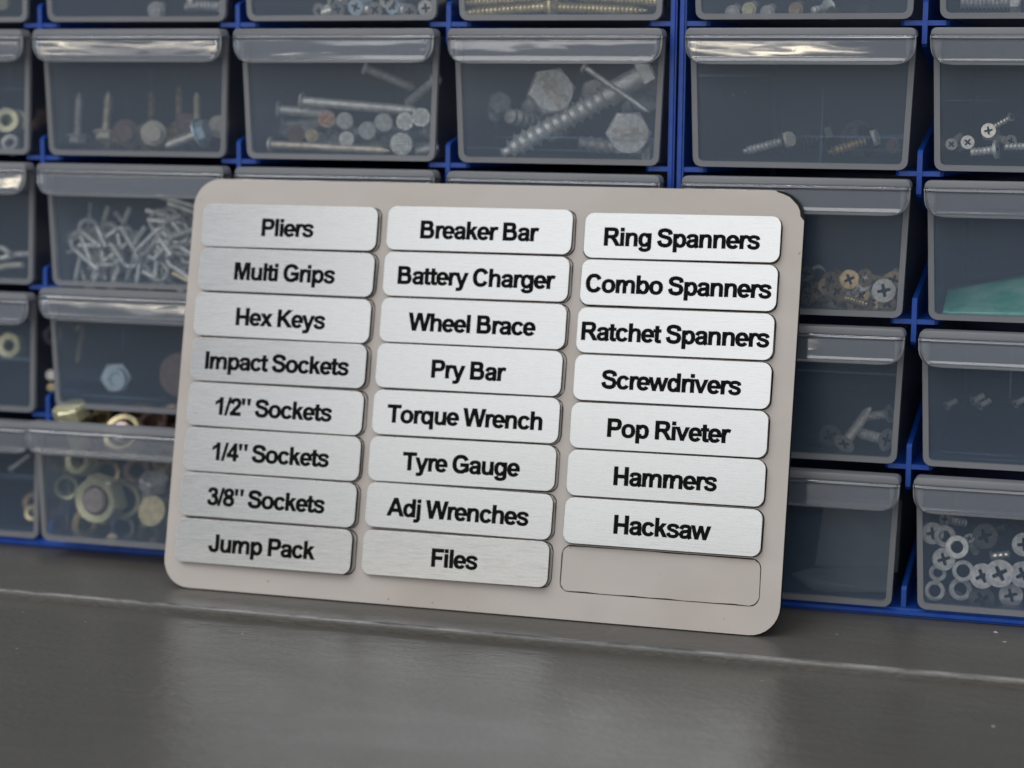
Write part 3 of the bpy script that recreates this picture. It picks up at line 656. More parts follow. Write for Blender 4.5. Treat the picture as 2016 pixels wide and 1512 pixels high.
def F(kind, hp, tp, r, m, label, cat, group=None, hr=None, roll=None, pitch=None, mh=None):
    """a fastener with its head at hp and its tip at tp; hp, tp = (u, v, depth behind the cabinet front in mm)"""
    h = at(hp[0], hp[1], hp[2]*MM); q = at(tp[0], tp[1], tp[2]*MM); L = (h-q).length; r *= MM
    t = thing({'nail': 'nail', 'csk': 'countersunk_screw', 'tek': 'hex_screw', 'bolt': 'hex_bolt', 'coach': 'coach_bolt', 'pan': 'pan_head_screw', 'stub': 'double_ended_screw'}[kind], label, cat, orient(h, q, random.uniform(0, 6) if roll is None else roll), group)
    A, Bm = M[m], M[mh or m]
    if kind == 'nail':
        hr = (hr or 2.1)*MM; bm = bmesh.new(); lathe(bm, [(0, 0), (hr*.93, 0), (hr, -.0003), (hr*.95, -.0007), (0, -.0011)], 18)
        o = obj('head', bm, [Bm], t)
        bm = bmesh.new()                        # checkered face
        s = hr*.26
        for i in range(-3, 4):
            for j in range(-3, 4):
                x, y = i*s, j*s
                if math.hypot(x, y) < hr*.82:
                    a = [bm.verts.new((x+dx*s*.42, y+dy*s*.42, .00001)) for dx, dy in ((-1, -1), (1, -1), (1, 1), (-1, 1))]; b = bm.verts.new((x, y, .00022))
                    for k in range(4): bm.faces.new((a[k], a[(k+1) % 4], b))
        obj('head_checkering', bm, Bm, t)
        bm = bmesh.new(); lathe(bm, [(0, -.0006), (r, -.0008), (r, -L*.93), (r*.2, -L), (0, -L)], 10); obj('shank', bm, A, t, smooth=40)
    elif kind in ('csk', 'pan'):
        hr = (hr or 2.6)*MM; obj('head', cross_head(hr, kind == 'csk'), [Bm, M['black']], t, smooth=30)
        bm = bmesh.new(); thread(bm, r, -hr*(.54 if kind == 'csk' else .36), -L, (pitch or .9)*MM, kind == 'csk'); obj('shank', bm, A, t)
    elif kind in ('tek', 'bolt'):
        hr = (hr or 2.6)*MM; hex_head(hr, hr*.75, Bm, t, 1.35 if kind == 'tek' else 0)
        bm = bmesh.new(); thread(bm, r, -hr*.7, -L, (pitch or 1.0)*MM, kind == 'tek'); obj('shank', bm, A, t)
    elif kind == 'coach':
        hr = (hr or 5.5)*MM; hex_head(hr, hr*.65, Bm, t)
        bm = bmesh.new(); lathe(bm, [(0, -hr*.5), (r*.92, -hr*.5), (r*.92, -L*.30), (0, -L*.30)], 16); obj('plain_shank', bm, A, t, smooth=40)
        bm = bmesh.new(); thread(bm, r, -L*.29, -L, (pitch or 2.4)*MM, True, 18, .30); obj('thread', bm, A, t, smooth=35)
    elif kind == 'stub':
        bm = bmesh.new(); thread(bm, r, 0, -L, (pitch or .9)*MM, True); obj('shank', bm, A, t)
        hh = (hr or 2.4)*MM; bm = bmesh.new(); lathe(bm, [(0, 0), (hh, 0), (hh, -.0007), (r, -.0016), (0, -.0016)], 16); obj('head', bm, Bm, t)
    return t
def ringthing(name, p, n, ro, ri, h, m, label, cat, hexa=False, group=None, core=None, mcore=None, chamfer=True):
    """nut, washer or disc at p=(u,v,depth) with its axis along n"""
    c = at(p[0], p[1], p[2]*MM); ro *= MM; ri *= MM; h *= MM
    t = thing(name, label, cat, orient(c, c-Vector(n)), group)
    bm = bmesh.new(); k = 24
    if ri > 0:
        if hexa:
            ou = []
            for i in range(k):
                a = 6.2832*i/k; f = math.cos(math.pi/6)/math.cos((a % (math.pi/3))-math.pi/6); ou.append((ro*f*math.cos(a), ro*f*math.sin(a)))
        else: ou = [(ro*math.cos(6.2832*i/k), ro*math.sin(6.2832*i/k)) for i in range(k)]
        inn = [(ri*math.cos(6.2832*i/k), ri*math.sin(6.2832*i/k)) for i in range(k)]
        if hexa:
            mid = [(ro*.86*math.cos(6.2832*i/k), ro*.86*math.sin(6.2832*i/k)) for i in range(k)]
            L = [[bm.verts.new((x, y, z)) for x, y in q] for q, z in ((ou, -h), (ou, -h*.14), (mid, 0), (inn, -h*.08), (inn, -h))]
            for a, b in ((0, 1), (1, 2), (2, 3), (3, 4), (4, 0)):
                for i in range(k): bm.faces.new((L[a][i], L[a][(i+1) % k], L[b][(i+1) % k], L[b][i]))
        else: frame(bm, ou, inn, -h, 0)
    else: lathe(bm, [(0, 0), (ro*.94, 0), (ro, -h*.3), (ro, -h), (0, -h)], 24)
    bmesh.ops.recalc_face_normals(bm, faces=bm.faces[:]); obj('ring' if ri > 0 else 'disc', bm, M[m], t, smooth=30)
    if core:
        bm = bmesh.new(); lathe(bm, [(0, .0008), (core*MM*.85, .0008), (core*MM, .0002), (core*MM, -.006), (0, -.006)], 20); obj('bolt_end', bm, M[mcore], t, smooth=30)
    return t
U = lambda *a: a
# second row: upright roofing screws and hex screws in the drawer with the golden reflection
g = 'screws in the drawer with the golden reflection on its lip at the left'
F('tek', (152, 284, 9), (156, 182, 12), 1.3, 'dullzinc', 'upright dull grey screw standing on its head, leftmost in the drawer', 'screw', g, hr=2.6)
F('tek', (207, 276, 9), (214, 180, 13), 1.3, 'tan', 'upright tan screw standing on its head, second from the left', 'screw', g, hr=2.6, mh='cream')
F('tek', (246, 262, 7), (262, 250, 28), 1.4, 'dullzinc', 'dull red hex head facing out beside the upright tan screw', 'screw', g, hr=2.7, mh='redbrown')
F('tek', (301, 263, 8), (312, 255, 30), 1.4, 'dullzinc', 'cream hex head facing out next to the dull red one', 'screw', g, hr=2.6, mh='cream')
F('tek', (408, 256, 5), (326, 287, 5), 1.6, 'steel', 'bright screw lying on the drawer floor with a bluish washer under its head', 'screw', g, hr=3.1, mh='bluezinc')
F('tek', (388, 252, 16), (388, 182, 16), 1.2, 'tan', 'upright pale screw behind the bright lying screw', 'screw', g, hr=2.4)
F('tek', (352, 262, 24), (352, 170, 28), 1.1, 'brass', 'faint thin upright screw deep in the middle of the drawer', 'screw', g, hr=2.4)
F('tek', (366, 248, 18), (392, 232, 40), 1.2, 'dullzinc', 'brownish round flange head behind the lying screw', 'screw', g, hr=2.5, mh='redbrown')
F('tek', (298, 262, 30), (298, 180, 34), 1.1, 'brass', 'faint brown upright screw behind the cream hex head', 'screw', g, hr=2.4)
F('tek', (436, 248, 12), (380, 262, 30), 1.3, 'dullzinc', 'pale hex head at the right end of the drawer', 'screw', g, hr=2.3, mh='cream')
F('tek', (463, 212, 24), (440, 262, 34), 1.3, 'darksteel', 'dark screw seen through the right side wall of the drawer', 'screw', g, hr=2.6)
F('tek', (330, 268, 14), (285, 285, 20), 1.2, 'brass', 'brown screw lying under the cream heads', 'screw', g, hr=2.2)
# second row: nails
g = 'nails in the drawer above the Breaker Bar label'
def nail(hp, tp, lb, r=1.15, m='zinc', hr=2.15, mh=None): F('nail', hp, tp, r*1.12, m, lb, 'nail', g, hr=hr*1.13, mh=mh)
nail((592, 199, 10), (828, 219, 12), 'long nail lying across the top of the nails, head at the left', 1.25)
nail((545, 216, 14), (650, 224, 18), 'grey nail second from the top with its head at the left wall', 1.3)
nail((530, 284, 4), (768, 297, 5), 'tan nail lying flat on the drawer floor along the front', 1.0, 'tan', 1.9, 'zinc')
nail((644, 234, 5), (600, 262, 34), 'nail with an orange rusty head near the middle', mh='rust', hr=2.2)
nail((679, 238, 7), (640, 250, 36), 'nail head turned half sideways beside the rusty one', hr=2.1)
nail((583, 265, 5), (545, 262, 30), 'nail with a brown stained round head low at the left', mh='redbrown', hr=2.2)
nail((614, 267, 6), (592, 262, 36), 'nail with a small tan head beside the brown one', mh='gold', hr=1.7)
nail((724, 257, 4), (650, 272, 30), 'nail with a checkered head left of centre, just under the topmost nail', hr=2.2)
nail((756, 241, 7), (688, 266, 34), 'nail with a checkered head above and right of the lower checkered one', hr=2.3)
nail((797, 239, 10), (830, 262, 38), 'nail head shaded in the gap under the long nail', hr=2.2)
nail((829, 231, 8), (870, 245, 38), 'nail with a checkered head at the right end of the long nail', hr=2.3)
nail((790, 284, 3.2), (818, 262, 28), 'nearest large checkered nail head low at the right', hr=2.8, r=1.35)
nail((682, 274, 4), (718, 268, 32), 'small nail head low in the middle, below the half turned one', hr=1.9)
nail((716, 134, 22), (818, 175, 30), 'nail slanting down behind the others under the clear lip', hr=1.6, r=1.1)
nail((860, 155, 14), (800, 206, 22), 'nail rising steeply to the upper right corner', hr=1.7)
nail((862, 290, 12), (815, 300, 9), 'nail partly seen at the lower right corner', hr=1.8)
nail((850, 258, 20), (760, 280, 30), 'nail head dim behind the right wall', hr=2.4)
nail((690, 290, 9), (610, 281, 14), 'nail lying in the shade behind the tan nail', hr=1.7, m='dullzinc')
nail((555, 247, 22), (640, 240, 26), 'dark nail lying under the grey ones at the left', m='dullzinc')
nail((742, 292, 10), (660, 262, 26), 'nail end between the two lower checkered heads', m='dullzinc', hr=1.8)
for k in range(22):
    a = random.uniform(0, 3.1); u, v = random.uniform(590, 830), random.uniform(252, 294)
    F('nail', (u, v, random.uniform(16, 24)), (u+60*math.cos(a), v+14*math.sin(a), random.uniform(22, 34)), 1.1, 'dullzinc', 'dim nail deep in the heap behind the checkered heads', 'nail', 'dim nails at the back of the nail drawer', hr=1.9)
# second row: coach bolts
g = 'coach bolts in the drawer left of the blue uprights'
def hecmark(t, hr, txt='HEC'):
    bm = bmesh.new()
    for i, q in enumerate(text_polys(txt, hr*.78)):
        vs = [bm.verts.new((px*MM, (py-hr*.26)*MM, .00042+(i % 4)*.00001)) for px, py in q]; vb = [bm.verts.new((px*MM, (py-hr*.26)*MM, -.0001)) for px, py in q]
        bm.faces.new(vs); n = len(vs)
        for k in range(n): bm.faces.new((vs[k], vb[k], vb[(k+1) % n], vs[(k+1) % n]))
    bmesh.ops.recalc_face_normals(bm, faces=bm.faces[:]); obj('raised_mark', bm, M['tan'], t)
F('coach', (1285, 140, 17), (985, 305, 6), 3.5, 'zinc', 'thick galvanised coach bolt lying diagonally across the drawer', 'coach bolt', g, hr=5.6)
t = F('coach', (1088, 178, 7), (1040, 215, 42), 2.6, 'zinc', 'galvanised hex head marked with raised letters, upper middle of the drawer', 'coach bolt', g, hr=6.4, roll=2.6); 
hecmark(t, 6.4)
t = F('coach', (1238, 263, 4.2), (1225, 240, 40), 2.6, 'zinc', 'galvanised hex head with raised letters, low at the right end of the drawer', 'coach bolt', g, hr=6.0, roll=.35)
hecmark(t, 6.0)
F('coach', (1100, 250, 34), (1000, 228, 14), 2.3, 'dullzinc', 'short threaded end poking out left of the diagonal bolt', 'coach bolt', g, hr=4.6)
F('coach', (1290, 300, 12), (1140, 280, 18), 2.1, 'dullzinc', 'dim threaded shank under the diagonal bolt', 'coach bolt', g, hr=3.6)
F('nail', (1149, 131, 10), (1278, 221, 9), .75, 'zinc', 'thin bent wire nail crossing in front of the coach bolt', 'nail', g, hr=1.7, mh='steel')
F('bolt', (985, 200, 24), (975, 226, 30), 2.2, 'dullzinc', 'small dim bolt stub at the left of the coach bolts', 'bolt', g, hr=3.4)
F('bolt', (1168, 180, 26), (1180, 200, 48), 2.2, 'dullzinc', 'dim hex head in the gap right of the upper big head', 'bolt', g, hr=3.6)
F('bolt', (1272, 190, 22), (1240, 215, 44), 2.4, 'dullzinc', 'dim hex head behind the upper end of the diagonal bolt', 'bolt', g, hr=4.6)
# second row: right cabinet
g = 'black screws in the nearly empty drawer right of the uprights'
F('tek', (1556, 274, 8), (1462, 299, 5), 1.25, 'dullzinc', 'dark screw with a cream painted hex head, left one on the drawer floor', 'screw', g, hr=2.7, mh='darksteel')
ringthing('painted_cap', (1557, 273, 5.5), (.8, -.5, .25), 2.0, 0, 1.6, 'cream', 'cream painted cap on the end of the left dark screw', 'screw cap')
F('tek', (1722, 272, 12), (1630, 301, 6), 1.35, 'brass', 'dark screw with a brassy point and cream hex head, right one on the drawer floor', 'screw', g, hr=3.1, mh='darksteel')
ringthing('painted_cap', (1727, 270, 9.5), (.9, -.2, .25), 2.1, 0, 1.7, 'cream', 'cream painted cap on the end of the right dark screw', 'screw cap')
F('tek', (1688, 272, 15), (1700, 262, 36), 1.3, 'darksteel', 'round dark flange head facing out behind the right screw', 'screw', g, hr=3.3)
F('tek', (1640, 262, 16), (1575, 286, 14), 1.3, 'darksteel', 'black screw lying between the two cream headed ones', 'screw', g, hr=2.8)
F('tek', (1752, 286, 14), (1785, 292, 20), 1.3, 'darksteel', 'small dark screw end near the right wall', 'screw', g, hr=1.5, mh='redbrown')
F('tek', (1598, 268, 18), (1560, 284, 30), 1.2, 'darksteel', 'black screw dim behind the left cream headed one', 'screw', g, hr=2.4)
g = 'bright little screws in the drawer at the right edge, second row'
F('pan', (1905, 280, 8), (1888, 292, 22), .9, 'steel', 'bright little screw with a folded head at the left of the group', 'screw', g, hr=1.7)
F('pan', (1946, 257, 7), (1962, 262, 26), .9, 'steel', 'bright cross slotted head at the top of the group', 'screw', g, hr=1.8, roll=.4)
F('pan', (1992, 230, 10), (1960, 248, 12), .8, 'steel', 'thin bright pin pointing up and right', 'screw', g, hr=1.2)
F('pan', (1964, 294, 5), (1910, 300, 6), 1.15, 'zinc', 'grey machine screw lying flat with its round head to the right', 'screw', g, hr=2.3)
F('pan', (2030, 288, 8), (1975, 289, 7), 1.1, 'zinc', 'grey machine screw cut by the picture edge', 'screw', g, hr=2.2)
F('pan', (1873, 284, 10), (1890, 268, 22), .9, 'steel', 'small bright screw end near the left wall of the drawer', 'screw', g, hr=1.5)
F('pan', (1990, 278, 14), (1940, 268, 26), 1.0, 'dullzinc', 'grey shank slanting behind the machine screws', 'screw', g, hr=1.6)
# left edge, second row: nuts
g = 'blocky nuts in the drawer at the left edge, second row'
ringthing('square_nut', (12, 236, 9), (.3, -.9, .2), 4.0, 1.8, 4, 'olive', 'large olive nut cut by the left edge', 'nut', True, g)
ringthing('square_nut', (37, 236, 14), (.6, -.7, .2), 3.2, 1.5, 4, 'olive', 'smaller olive nut right of the large one', 'nut', True, g)
ringthing('square_nut', (18, 280, 6), (.1, -.9, .5), 3.0, 1.4, 3, 'dullzinc', 'grey nut on the drawer floor under the olive ones', 'nut', True, g)
F('bolt', (88, 228, 30), (66, 250, 40), 1.6, 'redbrown', 'brown bolt seen through the side wall between two drawers', 'bolt', g, hr=2.6)
# top row
g = 'hardware in the top row of drawers'
F('stub', (1087, 13, 6), (905, 27, 5), 1.55, 'gold', 'long gold screw lying point to the left', 'screw', g, hr=2.6, pitch=1.1)
F('stub', (1087, 14, 7), (1276, 21, 5), 1.55, 'gold', 'long gold screw lying point to the right', 'screw', g, hr=2.2, pitch=1.1)
F('csk', (1120, -8, 9), (900, 8, 9), 1.5, 'gold', 'long gold screw resting on top of the other two', 'screw', g, hr=2.4, pitch=1.1)
F('csk', (1310, 5, 9), (1120, -6, 12), 1.5, 'gold', 'gold screw cut by the top edge at the right of the drawer', 'screw', g, hr=2.4, pitch=1.1)
for k, (u, v, m) in enumerate(((628, 22, 'steel'), (664, 18, 'steel'), (700, 14, 'bluezinc'), (738, 20, 'steel'), (772, 12, 'bluezinc'), (806, 24, 'steel'), (838, 16, 'steel'), (655, 2, 'steel'), (690, -4, 'steel'), (760, 0, 'steel'))):
    F('csk', (u, v, random.uniform(5, 9)), (u+random.choice((-1, 1))*random.uniform(18, 40), v+random.uniform(-14, 8), random.uniform(9, 22)), 1.3, m, 'bright silver screw in the heap cut by the top edge, second full drawer', 'screw', 'bright silver screws heaped in the top row', hr=2.2)
F('bolt', (376, 20, 6), (374, -30, 8), 1.5, 'steel', 'bright upright bolt in the top row at the left', 'bolt', g, hr=1.9)
F('bolt', (450, 14, 7), (385, 10, 6), 1.7, 'dullzinc', 'grey threaded bolt lying right of the upright bright one', 'bolt', g, hr=2.6)
F('tek', (306, 22, 8), (320, 10, 20), 1.2, 'dullzinc', 'small grey screw head left of the upright bright bolt', 'screw', g, hr=1.8)
for k, (u, v, m, lb) in enumerate(((1441, 20, 'dullzinc', 'dull round screw head low at the left of the dark top row drawer'), (1474, 14, 'olive', 'olive screw head second from the left in the dark top row drawer'), (1510, 20, 'dullzinc', 'grey screw head in the middle of the dark top row drawer'), (1566, 14, 'brass', 'brassy screw head right of the middle in the dark top row drawer'), (1640, 22, 'darksteel', 'black screw head at the right of the dark top row drawer'), (1700, 18, 'darksteel', 'black screw head last on the right of the dark top row drawer'))):
    F('tek', (u, v+5, 9), (u+12, v-6, 28), 1.2, m, lb, 'screw', g, hr=1.35)
F('tek', (1636, 14, 12), (1600, 20, 5), 1.0, 'zinc', 'short bright threaded tip in the dark top row drawer', 'screw', g, hr=1.6)
F('bolt', (2010, 2, 6), (1890, 2, 6), 2.1, 'dullzinc', 'thick threaded bolt lying in the drawer cut by the top right corner', 'bolt', g, hr=3.2)
F('bolt', (1, 8, 8), (12, -10, 12), 1.6, 'olive', 'olive bolt head in the very top left corner', 'bolt', g, hr=2.4)
# third row: bent wire hooks
g = 'bent wire hooks heaped in the drawer at the upper left of the sign'
def hook(u, v, d, a, s, m='zinc'):
    c = at(u, v, d*MM); ca, sa = math.cos(a), math.sin(a); pts = []
    for q in [(-9, 3.2), (0, 3.0)]+[(1+3.0*math.sin(math.radians(k)), 3.0*math.cos(math.radians(k))) for k in range(10, 180, 20)]+[(0, -3.0), (-6, -3.2)]:
        x, z = q[0]*s, q[1]*s; pts.append(((x*ca-z*sa)*MM, random.uniform(-.2, .2)*MM+x*.12*MM, (x*sa+z*ca)*MM))
    bm = bmesh.new(); tube(bm, pts, .00078, 6)
    o = obj('wire_hook', bm, M[m], None, Matrix.Translation(c), smooth=60); tag(o, 'bent grey wire hook in the heap beside the upper left corner of the sign', 'wire hook', g)
for k in range(58):
    u = random.uniform(150, 395); base = 548; top = 440-max(0, u-200)*.22; v = random.uniform(top+12, base-10)
    hook(u, v, random.uniform(5, 22), random.uniform(0, 6.28), random.uniform(.7, 1.05))
tag(obj('wire_hook', (lambda b: (tube(b, [at(130, 497, .004), at(150, 495, .006), at(175, 445, .010), at(178, 400, .014)], .0006), b)[1])(bmesh.new()), M['zinc'], smooth=60), 'long thin wire standing up at the left wall of the hook drawer', 'wire hook')
tag(obj('wire_pin', (lambda b: (tube(b, [at(340, 538, .004), at(398, 568, .004)], .0006), b)[1])(bmesh.new()), M['gold'], smooth=60), 'golden wire pin lying low in the heap of grey hooks', 'pin')
for k, (a, b, lb) in enumerate((((-20, 532), (45, 522), 'pale wire pin cut by the left edge, third row'), ((-10, 486), (22, 500), 'blurred bent wire cut by the left edge, above the pale pin'), ((0, 510), (60, 500), 'dim wire behind the pale pin at the left edge'))):
    tag(obj('wire_pin', (lambda q: (tube(q, [at(*a, .006), at((a[0]+b[0])/2, (a[1]+b[1])/2-4, .008), at(*b, .006)], .0009), q)[1])(bmesh.new()), M['cream' if k == 0 else 'zinc'], smooth=60), lb, 'pin')
# third row right: dark brassy screws
for k in range(48):
    u = random.uniform(1570, 1760); v = random.uniform(538, 599) if u > 1640 or random.random() < .6 else random.uniform(520, 590); a = random.uniform(0, 6.28)
    F(random.choice(('csk', 'csk', 'pan')), (u, v, random.uniform(8, 16)), (max(1560, min(1768, u+46*math.cos(a))), max(515, min(602, v+18*math.sin(a))), random.uniform(12, 26)), 1.2, random.choice(('brass', 'darksteel', 'brass', 'dullzinc')), 'dark brassy screw in the heap beside the upper right corner of the sign', 'screw', 'dark brassy screws heaped in the third row', hr=2.3)
F('csk', (1655, 585, 5), (1710, 600, 4), 1.2, 'brass', 'brassy screw with fine threads lying along the drawer floor', 'screw', 'brassy screws in front of the dark heap', hr=2.4, pitch=.7)
F('csk', (1740, 572, 6), (1725, 560, 24), 1.3, 'steel', 'bright cross head facing out at the right of the dark heap', 'screw', 'brassy screws in front of the dark heap', hr=3.0, roll=.5)
F('pan', (1672, 550, 9), (1690, 556, 26), 1.2, 'brass', 'domed brassy head on top of the dark heap', 'screw', 'brassy screws in front of the dark heap', hr=2.5)
# green plastic piece
bm = bmesh.new(); L = []
for i in range(17):
    s = i/16; rowv = []
    for k in range(9):
        q = k/8; p = at(1857+s*190, 590-10*s-6*s*s*s, (4+26*q)*MM); w = math.sin(min(1, s*3.2)*1.571)
        z0 = at(1890, 619, .004).z; rowv.append(bm.verts.new((p.x+.0012*q, p.y, z0+(.0002+(.0038+.0055*s+.0012*math.sin(q*3))*(q*.8+.2)*1.0)*1.0*(1 if True else w)*(.55+.45*q))))
    L.append(rowv)
for a, b in zip(L, L[1:]):
    for k in range(8): bm.faces.new((a[k], b[k], b[k+1], a[k+1]))
fr = [r[0] for r in L]; z0 = at(1890, 619, .004).z
lo = [bm.verts.new((v.co.x+.0034*max(0, 1-i/3.0)**1.5, v.co.y, z0)) for i, v in enumerate(fr)]
for i in range(16): bm.faces.new((fr[i+1], fr[i], lo[i], lo[i+1]))
bmesh.ops.recalc_face_normals(bm, faces=bm.faces[:])
gp = obj('plastic_scoop', bm, M['green'], smooth=60); gp.modifiers.new('s', 'SOLIDIFY').thickness = .0006
tag(gp, 'translucent green plastic piece lying in the drawer at the right edge', 'plastic piece')
# fourth row
F('bolt', (228, 744, 10), (240, 738, 34), 2.4, 'bluezinc', 'bluish zinc hex bolt facing out, alone in the middle of its drawer', 'bolt', hr=4.6, roll=.4)
ringthing('washer', (227, 747, 8.6), (-.1, -1, .05), 3.3, 2.0, .8, 'bluezinc', 'bluish washer ring on the lone hex bolt', 'washer')
ringthing('steel_disc', (352, 738, 16), (0, -1, .1), 6.6, 0, 2.5, 'redbrown', 'large dull red disc half hidden by the left edge of the sign', 'disc')
tag(obj('cup_hook', (lambda b: (tube(b, [at(150, 648, .02), at(160, 640, .02), at(163, 655, .02), at(156, 690, .02), at(154, 712, .02)], .0008), b)[1])(bmesh.new()), M['gold'], smooth=60), 'small faint tan hook above and left of the bluish bolt', 'hook')
ringthing('steel_ball', (100, 738, 25), (.2, -1, .2), 1.6, 0, 2.5, 'steel', 'tiny bright stud seen between two drawers at the left', 'stud')
ringthing('steel_ball', (100, 762, 25), (.2, -1, .2), 1.3, 0, 2.0, 'gold', 'tiny golden stud just below the bright one between the drawers', 'stud')
ringthing('hex_nut', (16, 680, 16), (.1, -1, .2), 4.2, 1.8, 4, 'olive', 'blurred olive nut at the left edge, fourth row', 'nut', True)
ringthing('hex_nut', (104, 660, 34), (.6, -1, .2), 3.2, 1.5, 4, 'dullzinc', 'blurred grey nut seen through the side wall left of the bluish bolt', 'nut', True)
g = 'countersunk screws in the drawer right of the sign, fourth row'
F('csk', (1662, 874, 4), (1714, 803, 16), 1.35, 'steel', 'bright countersunk screw pointing up with its head towards the viewer', 'screw', g, hr=2.8, pitch=.8)
F('csk', (1745, 866, 7), (1690, 852, 12), 1.5, 'dullzinc', 'grey screw at the right wall with its round head turned away', 'screw', g, hr=3.0)
F('csk', (1752, 815, 12), (1706, 820, 14), 1.3, 'dullzinc', 'grey screw lying higher up near the right wall', 'screw', g, hr=2.5)
F('csk', (1634, 858, 14), (1650, 850, 34), 1.3, 'darksteel', 'dark round head dim behind the bright screw', 'screw', g, hr=2.9)
F('csk', (1600, 880, 16), (1640, 862, 30), 1.3, 'darksteel', 'dark screw beside the edge of the sign', 'screw', g, hr=2.6)
for k, (u, v) in enumerate(((1915, 790), (1928, 800), (1998, 796), (1862, 800))):
    F('pan', (u, v, 26), (u+22, v-12, 28), .9, 'dullzinc', ('faint silver pin in the hazy drawer, leftmost of the pair in the middle', 'faint silver pin in the hazy drawer, lower of the pair in the middle', 'faint silver pin near the right edge of the hazy drawer', 'faint silver pin at the left wall of the hazy drawer')[k], 'pin', 'faint pins in the hazy drawer', hr=1.2)
# bottom row left: big yellow zinc nuts in the drawer pulled out
g = 'large yellow zinc nuts and bolts in the overfull drawer'
Y = -6
ringthing('hex_nut', (186, 986, Y+2), (-.05, -1, .02), 7.3, 4.3, 6, 'olive', 'large olive zinc nut facing out with a grey bolt end in it', 'nut', True, g, 3.7, 'pink')
ringthing('hex_nut', (238, 850, Y+4), (.0, -.8, .5), 6.3, 4.2, 6, 'gold', 'golden nut with a bolt in it, rising above the edge of the drawer', 'nut', True, g, 3.2, 'pink')
F('bolt', (136, 798, Y+4), (160, 880, Y+8), 3.2, 'olive', 'olive hex bolt head standing above the drawer edge at the left', 'bolt', g, hr=5.2)
F('bolt', (304, 940, Y+9), (300, 1000, Y+12), 3.2, 'dullzinc', 'dull bolt standing behind the round golden head at the right', 'bolt', g, hr=4.4)
ringthing('washer', (298, 1006, Y+5), (-.1, -.95, .3), 4.6, 0, 5, 'gold', 'golden rounded disc low at the right of the overfull drawer', 'disc', False, g)
ringthing('hex_nut', (238, 985, Y+10), (.35, -1, .1), 6.2, 4.2, 6, 'olive', 'dark olive nut behind the facing one', 'nut', True, g)
ringthing('hex_nut', (150, 905, Y+11), (-.2, -1, .2), 4.8, 2.6, 5, 'olive', 'dull nut at the upper left, seen through the clear lip', 'nut', True, g)
ringthing('hex_nut', (268, 925, Y+12), (.1, -.9, .4), 4.4, 2.4, 5, 'redbrown', 'reddish nut under the golden one', 'nut', True, g)
ringthing('hex_nut', (300, 826, Y+8), (.0, -.6, .8), 4.8, 3.0, 5, 'redbrown', 'pinkish brown nut on top of the pile behind the golden one', 'nut', True, g)
ringthing('hex_nut', (270, 815, Y+16), (.1, -.6, .8), 5.4, 3.0, 5, 'brass', 'dark brassy nut furthest back on the pile', 'nut', True, g)
ringthing('hex_nut', (192, 824, Y+12), (-.1, -.6, .8), 4.6, 2.6, 5, 'brass', 'dark nut between the olive bolt head and the golden nut', 'nut', True, g)
ringthing('hex_nut', (336, 818, Y+14), (.1, -.7, .7), 4.6, 2.6, 5, 'brass', 'dark nut at the right of the pile, touching the sign in the picture', 'nut', True, g)
ringthing('washer', (219, 1061, Y+3.2), (0, -.9, .5), 1.8, 0, 1, 'gold', 'small tan washer on the drawer floor left of the pink one', 'washer', False, g)
ringthing('washer', (300, 1066, Y+3.2), (0, -.9, .5), 1.4, 0, 1, 'redbrown', 'small pinkish washer on the drawer floor', 'washer', False, g)
ringthing('hex_nut', (65, 990, 14), (.3, -1, .2), 3.6, 1.7, 4, 'brass', 'blurred brown nut in the bottom left drawer', 'nut', True)
ringthing('hex_nut', (62, 1010, 8), (.1, -1, .2), 2.6, 1.2, 3, 'gold', 'blurred golden nut low in the bottom left drawer', 'nut', True)
F('nail', (20, 925, 10), (60, 895, 12), .6, 'dullzinc', 'faint dark pin slanting in the bottom left drawer', 'pin', hr=1.0)
# bottom row right: grey card, screw heads
bm = bmesh.new(); zc = at(1600, 1150, .01).z
for x0, x1, y, z0, z1 in ((0, .0175, .014, .006, .0235),):
    pa = at(1605, 1100, .014); v = [bm.verts.new(q) for q in ((pa.x, .014, zc+.004), (pa.x+.0215, .014, zc+.004), (pa.x+.0215, .018, zc+.022), (pa.x+.0015, .018, zc+.022))]
    w = [bm.verts.new((q.co.x, q.co.y+.001, q.co.z)) for q in v]; bm.faces.new(v); bm.faces.new(w[::-1])
    for i in range(4): bm.faces.new((v[i], w[i], w[(i+1) % 4], v[(i+1) % 4]))
bmesh.ops.recalc_face_normals(bm, faces=bm.faces[:]); tag(obj('grey_card', bm, M['slate']), 'dark grey card standing in the bottom drawer beside the sign', 'card')
bm = bmesh.new(); pa = [at(1560, 1128, .006), at(1600, 1118, .010), at(1756, 1118, .012), at(1756, 1160, .004), at(1606, 1160, .004)]
v = [bm.verts.new(q) for q in pa]; w = [bm.verts.new(q+Vector((0, .0003, -.0008))) for q in pa]; bm.faces.new(v); bm.faces.new(w[::-1])
for i in range(5): bm.faces.new((v[i], w[i], w[(i+1) % 5], v[(i+1) % 5]))
bmesh.ops.recalc_face_normals(bm, faces=bm.faces[:]); tag(obj('grey_sachet', bm, M['slate']), 'pointed grey sachet lying in front of the grey card in the bottom drawer', 'sachet')
g = 'grey screw heads in the bottom drawer at the right edge'
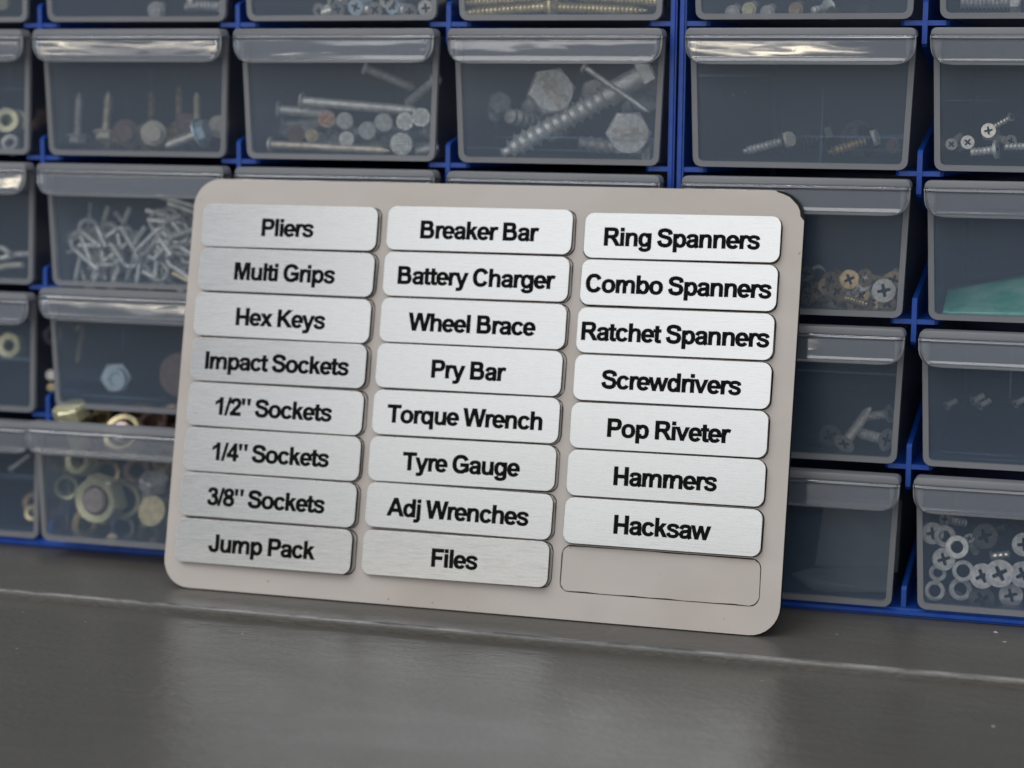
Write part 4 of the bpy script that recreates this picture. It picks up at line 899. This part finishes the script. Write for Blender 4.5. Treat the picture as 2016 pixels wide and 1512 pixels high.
HD = ((1968, 1129, 3.6, 3.5, 'dullzinc', 'nearest cross slotted grey head, in front of another'), (1934, 1134, 4.6, 3.2, 'dullzinc', 'cross slotted grey head overlapped from the right by the nearest one'), (1858, 1101, 6, 2.9, 'dullzinc', 'narrow turned grey head with a cross slot at the left'), (2014, 1131, 4.2, 3.3, 'dullzinc', 'cross slotted head cut by the picture edge'), (1939, 1056, 9, 3.2, 'darksteel', 'dark dim screw head high in the middle of the drawer'), (2016, 1072, 8, 3.0, 'dullzinc', 'dim head cut by the picture edge, high in the drawer'), (1932, 1180, 8, 3.3, 'darksteel', 'dim screw head low in the middle of the drawer'), (1836, 1050, 8, 2.8, 'dullzinc', 'dim head in the upper left corner of the drawer'), (1878, 1185, 10, 3.0, 'darksteel', 'dim head low at the left of the drawer'), (1990, 1172, 10, 3.0, 'dullzinc', 'dim head low at the right of the drawer'))
for u, v, d, hr, m, lb in HD:
    a = random.uniform(0, 6.28); F('csk', (u, v, d), (u+18*math.cos(a), v+12*math.sin(a), d+24), 1.5, m, lb, 'screw', g, hr=hr, roll=random.uniform(.2, .8))
CW = ((1860, 1056, 6, 2.8, 1.5, 'dullzinc', 'grey cup washer in the upper left of the bottom right drawer'), (1884, 1077, 4, 2.9, 1.6, 'zinc', 'brightest cup washer, right of and below the upper left one'), (1896, 1124, 5, 2.7, 1.7, 'dullzinc', 'cup washer left of the two overlapping cross heads'), (1891, 1160, 8, 2.9, 1.7, 'dullzinc', 'dim cup washer under the overlapping heads'), (1840, 1163, 6, 2.6, 1.6, 'dullzinc', 'dim cup washer low at the left wall'), (1846, 1128, 7, 2.2, 1.2, 'dullzinc', 'small cup washer between the narrow head and the floor'))
for u, v, d, ro, ri, m, lb in CW: ringthing('cup_washer', (u, v, d), (random.uniform(-.3, .3), -1, random.uniform(0, .3)), ro, ri, 1.0, m, lb, 'washer', False, 'cup washers in the bottom drawer at the right edge')
F('csk', (1950, 1095, 8), (1990, 1091, 8), 1.2, 'steel', 'bright screw thread lying above the overlapping heads', 'screw', g, hr=1.6, pitch=1.3)
F('csk', (1908, 1060, 9), (1922, 1090, 16), 1.0, 'dullzinc', 'thin dim screw behind the bright cup washer', 'screw', g, hr=1.4)
F('csk', (1990, 1035, 12), (1955, 1048, 18), 1.2, 'darksteel', 'dim dark screw just under the clear lip', 'screw', g, hr=2.0)
F('csk', (1860, 1022, 12), (1900, 1030, 16), 1.2, 'dullzinc', 'dim screw behind the clear lip at the left', 'screw', g, hr=2.2)

g = 'dull nuts filling the back of the overfull drawer'
for k, (u, v, d, m) in enumerate(((130, 960, 12, 'olive'), (165, 1030, 10, 'brass'), (240, 1040, 14, 'dullzinc'), (290, 1050, 16, 'olive'), (130, 1010, 20, 'dullzinc'), (210, 930, 18, 'brass'), (320, 900, 14, 'brass'), (160, 870, 22, 'brass'), (320, 960, 22, 'olive'))):
    ringthing('hex_nut', (u, v, Y+d), (random.uniform(-.6, .6), -1, random.uniform(-.2, .7)), random.uniform(4, 5.4), 2.6, 5, m, 'dull nut in the packed back of the overfull drawer at the lower left', 'nut', True, g)
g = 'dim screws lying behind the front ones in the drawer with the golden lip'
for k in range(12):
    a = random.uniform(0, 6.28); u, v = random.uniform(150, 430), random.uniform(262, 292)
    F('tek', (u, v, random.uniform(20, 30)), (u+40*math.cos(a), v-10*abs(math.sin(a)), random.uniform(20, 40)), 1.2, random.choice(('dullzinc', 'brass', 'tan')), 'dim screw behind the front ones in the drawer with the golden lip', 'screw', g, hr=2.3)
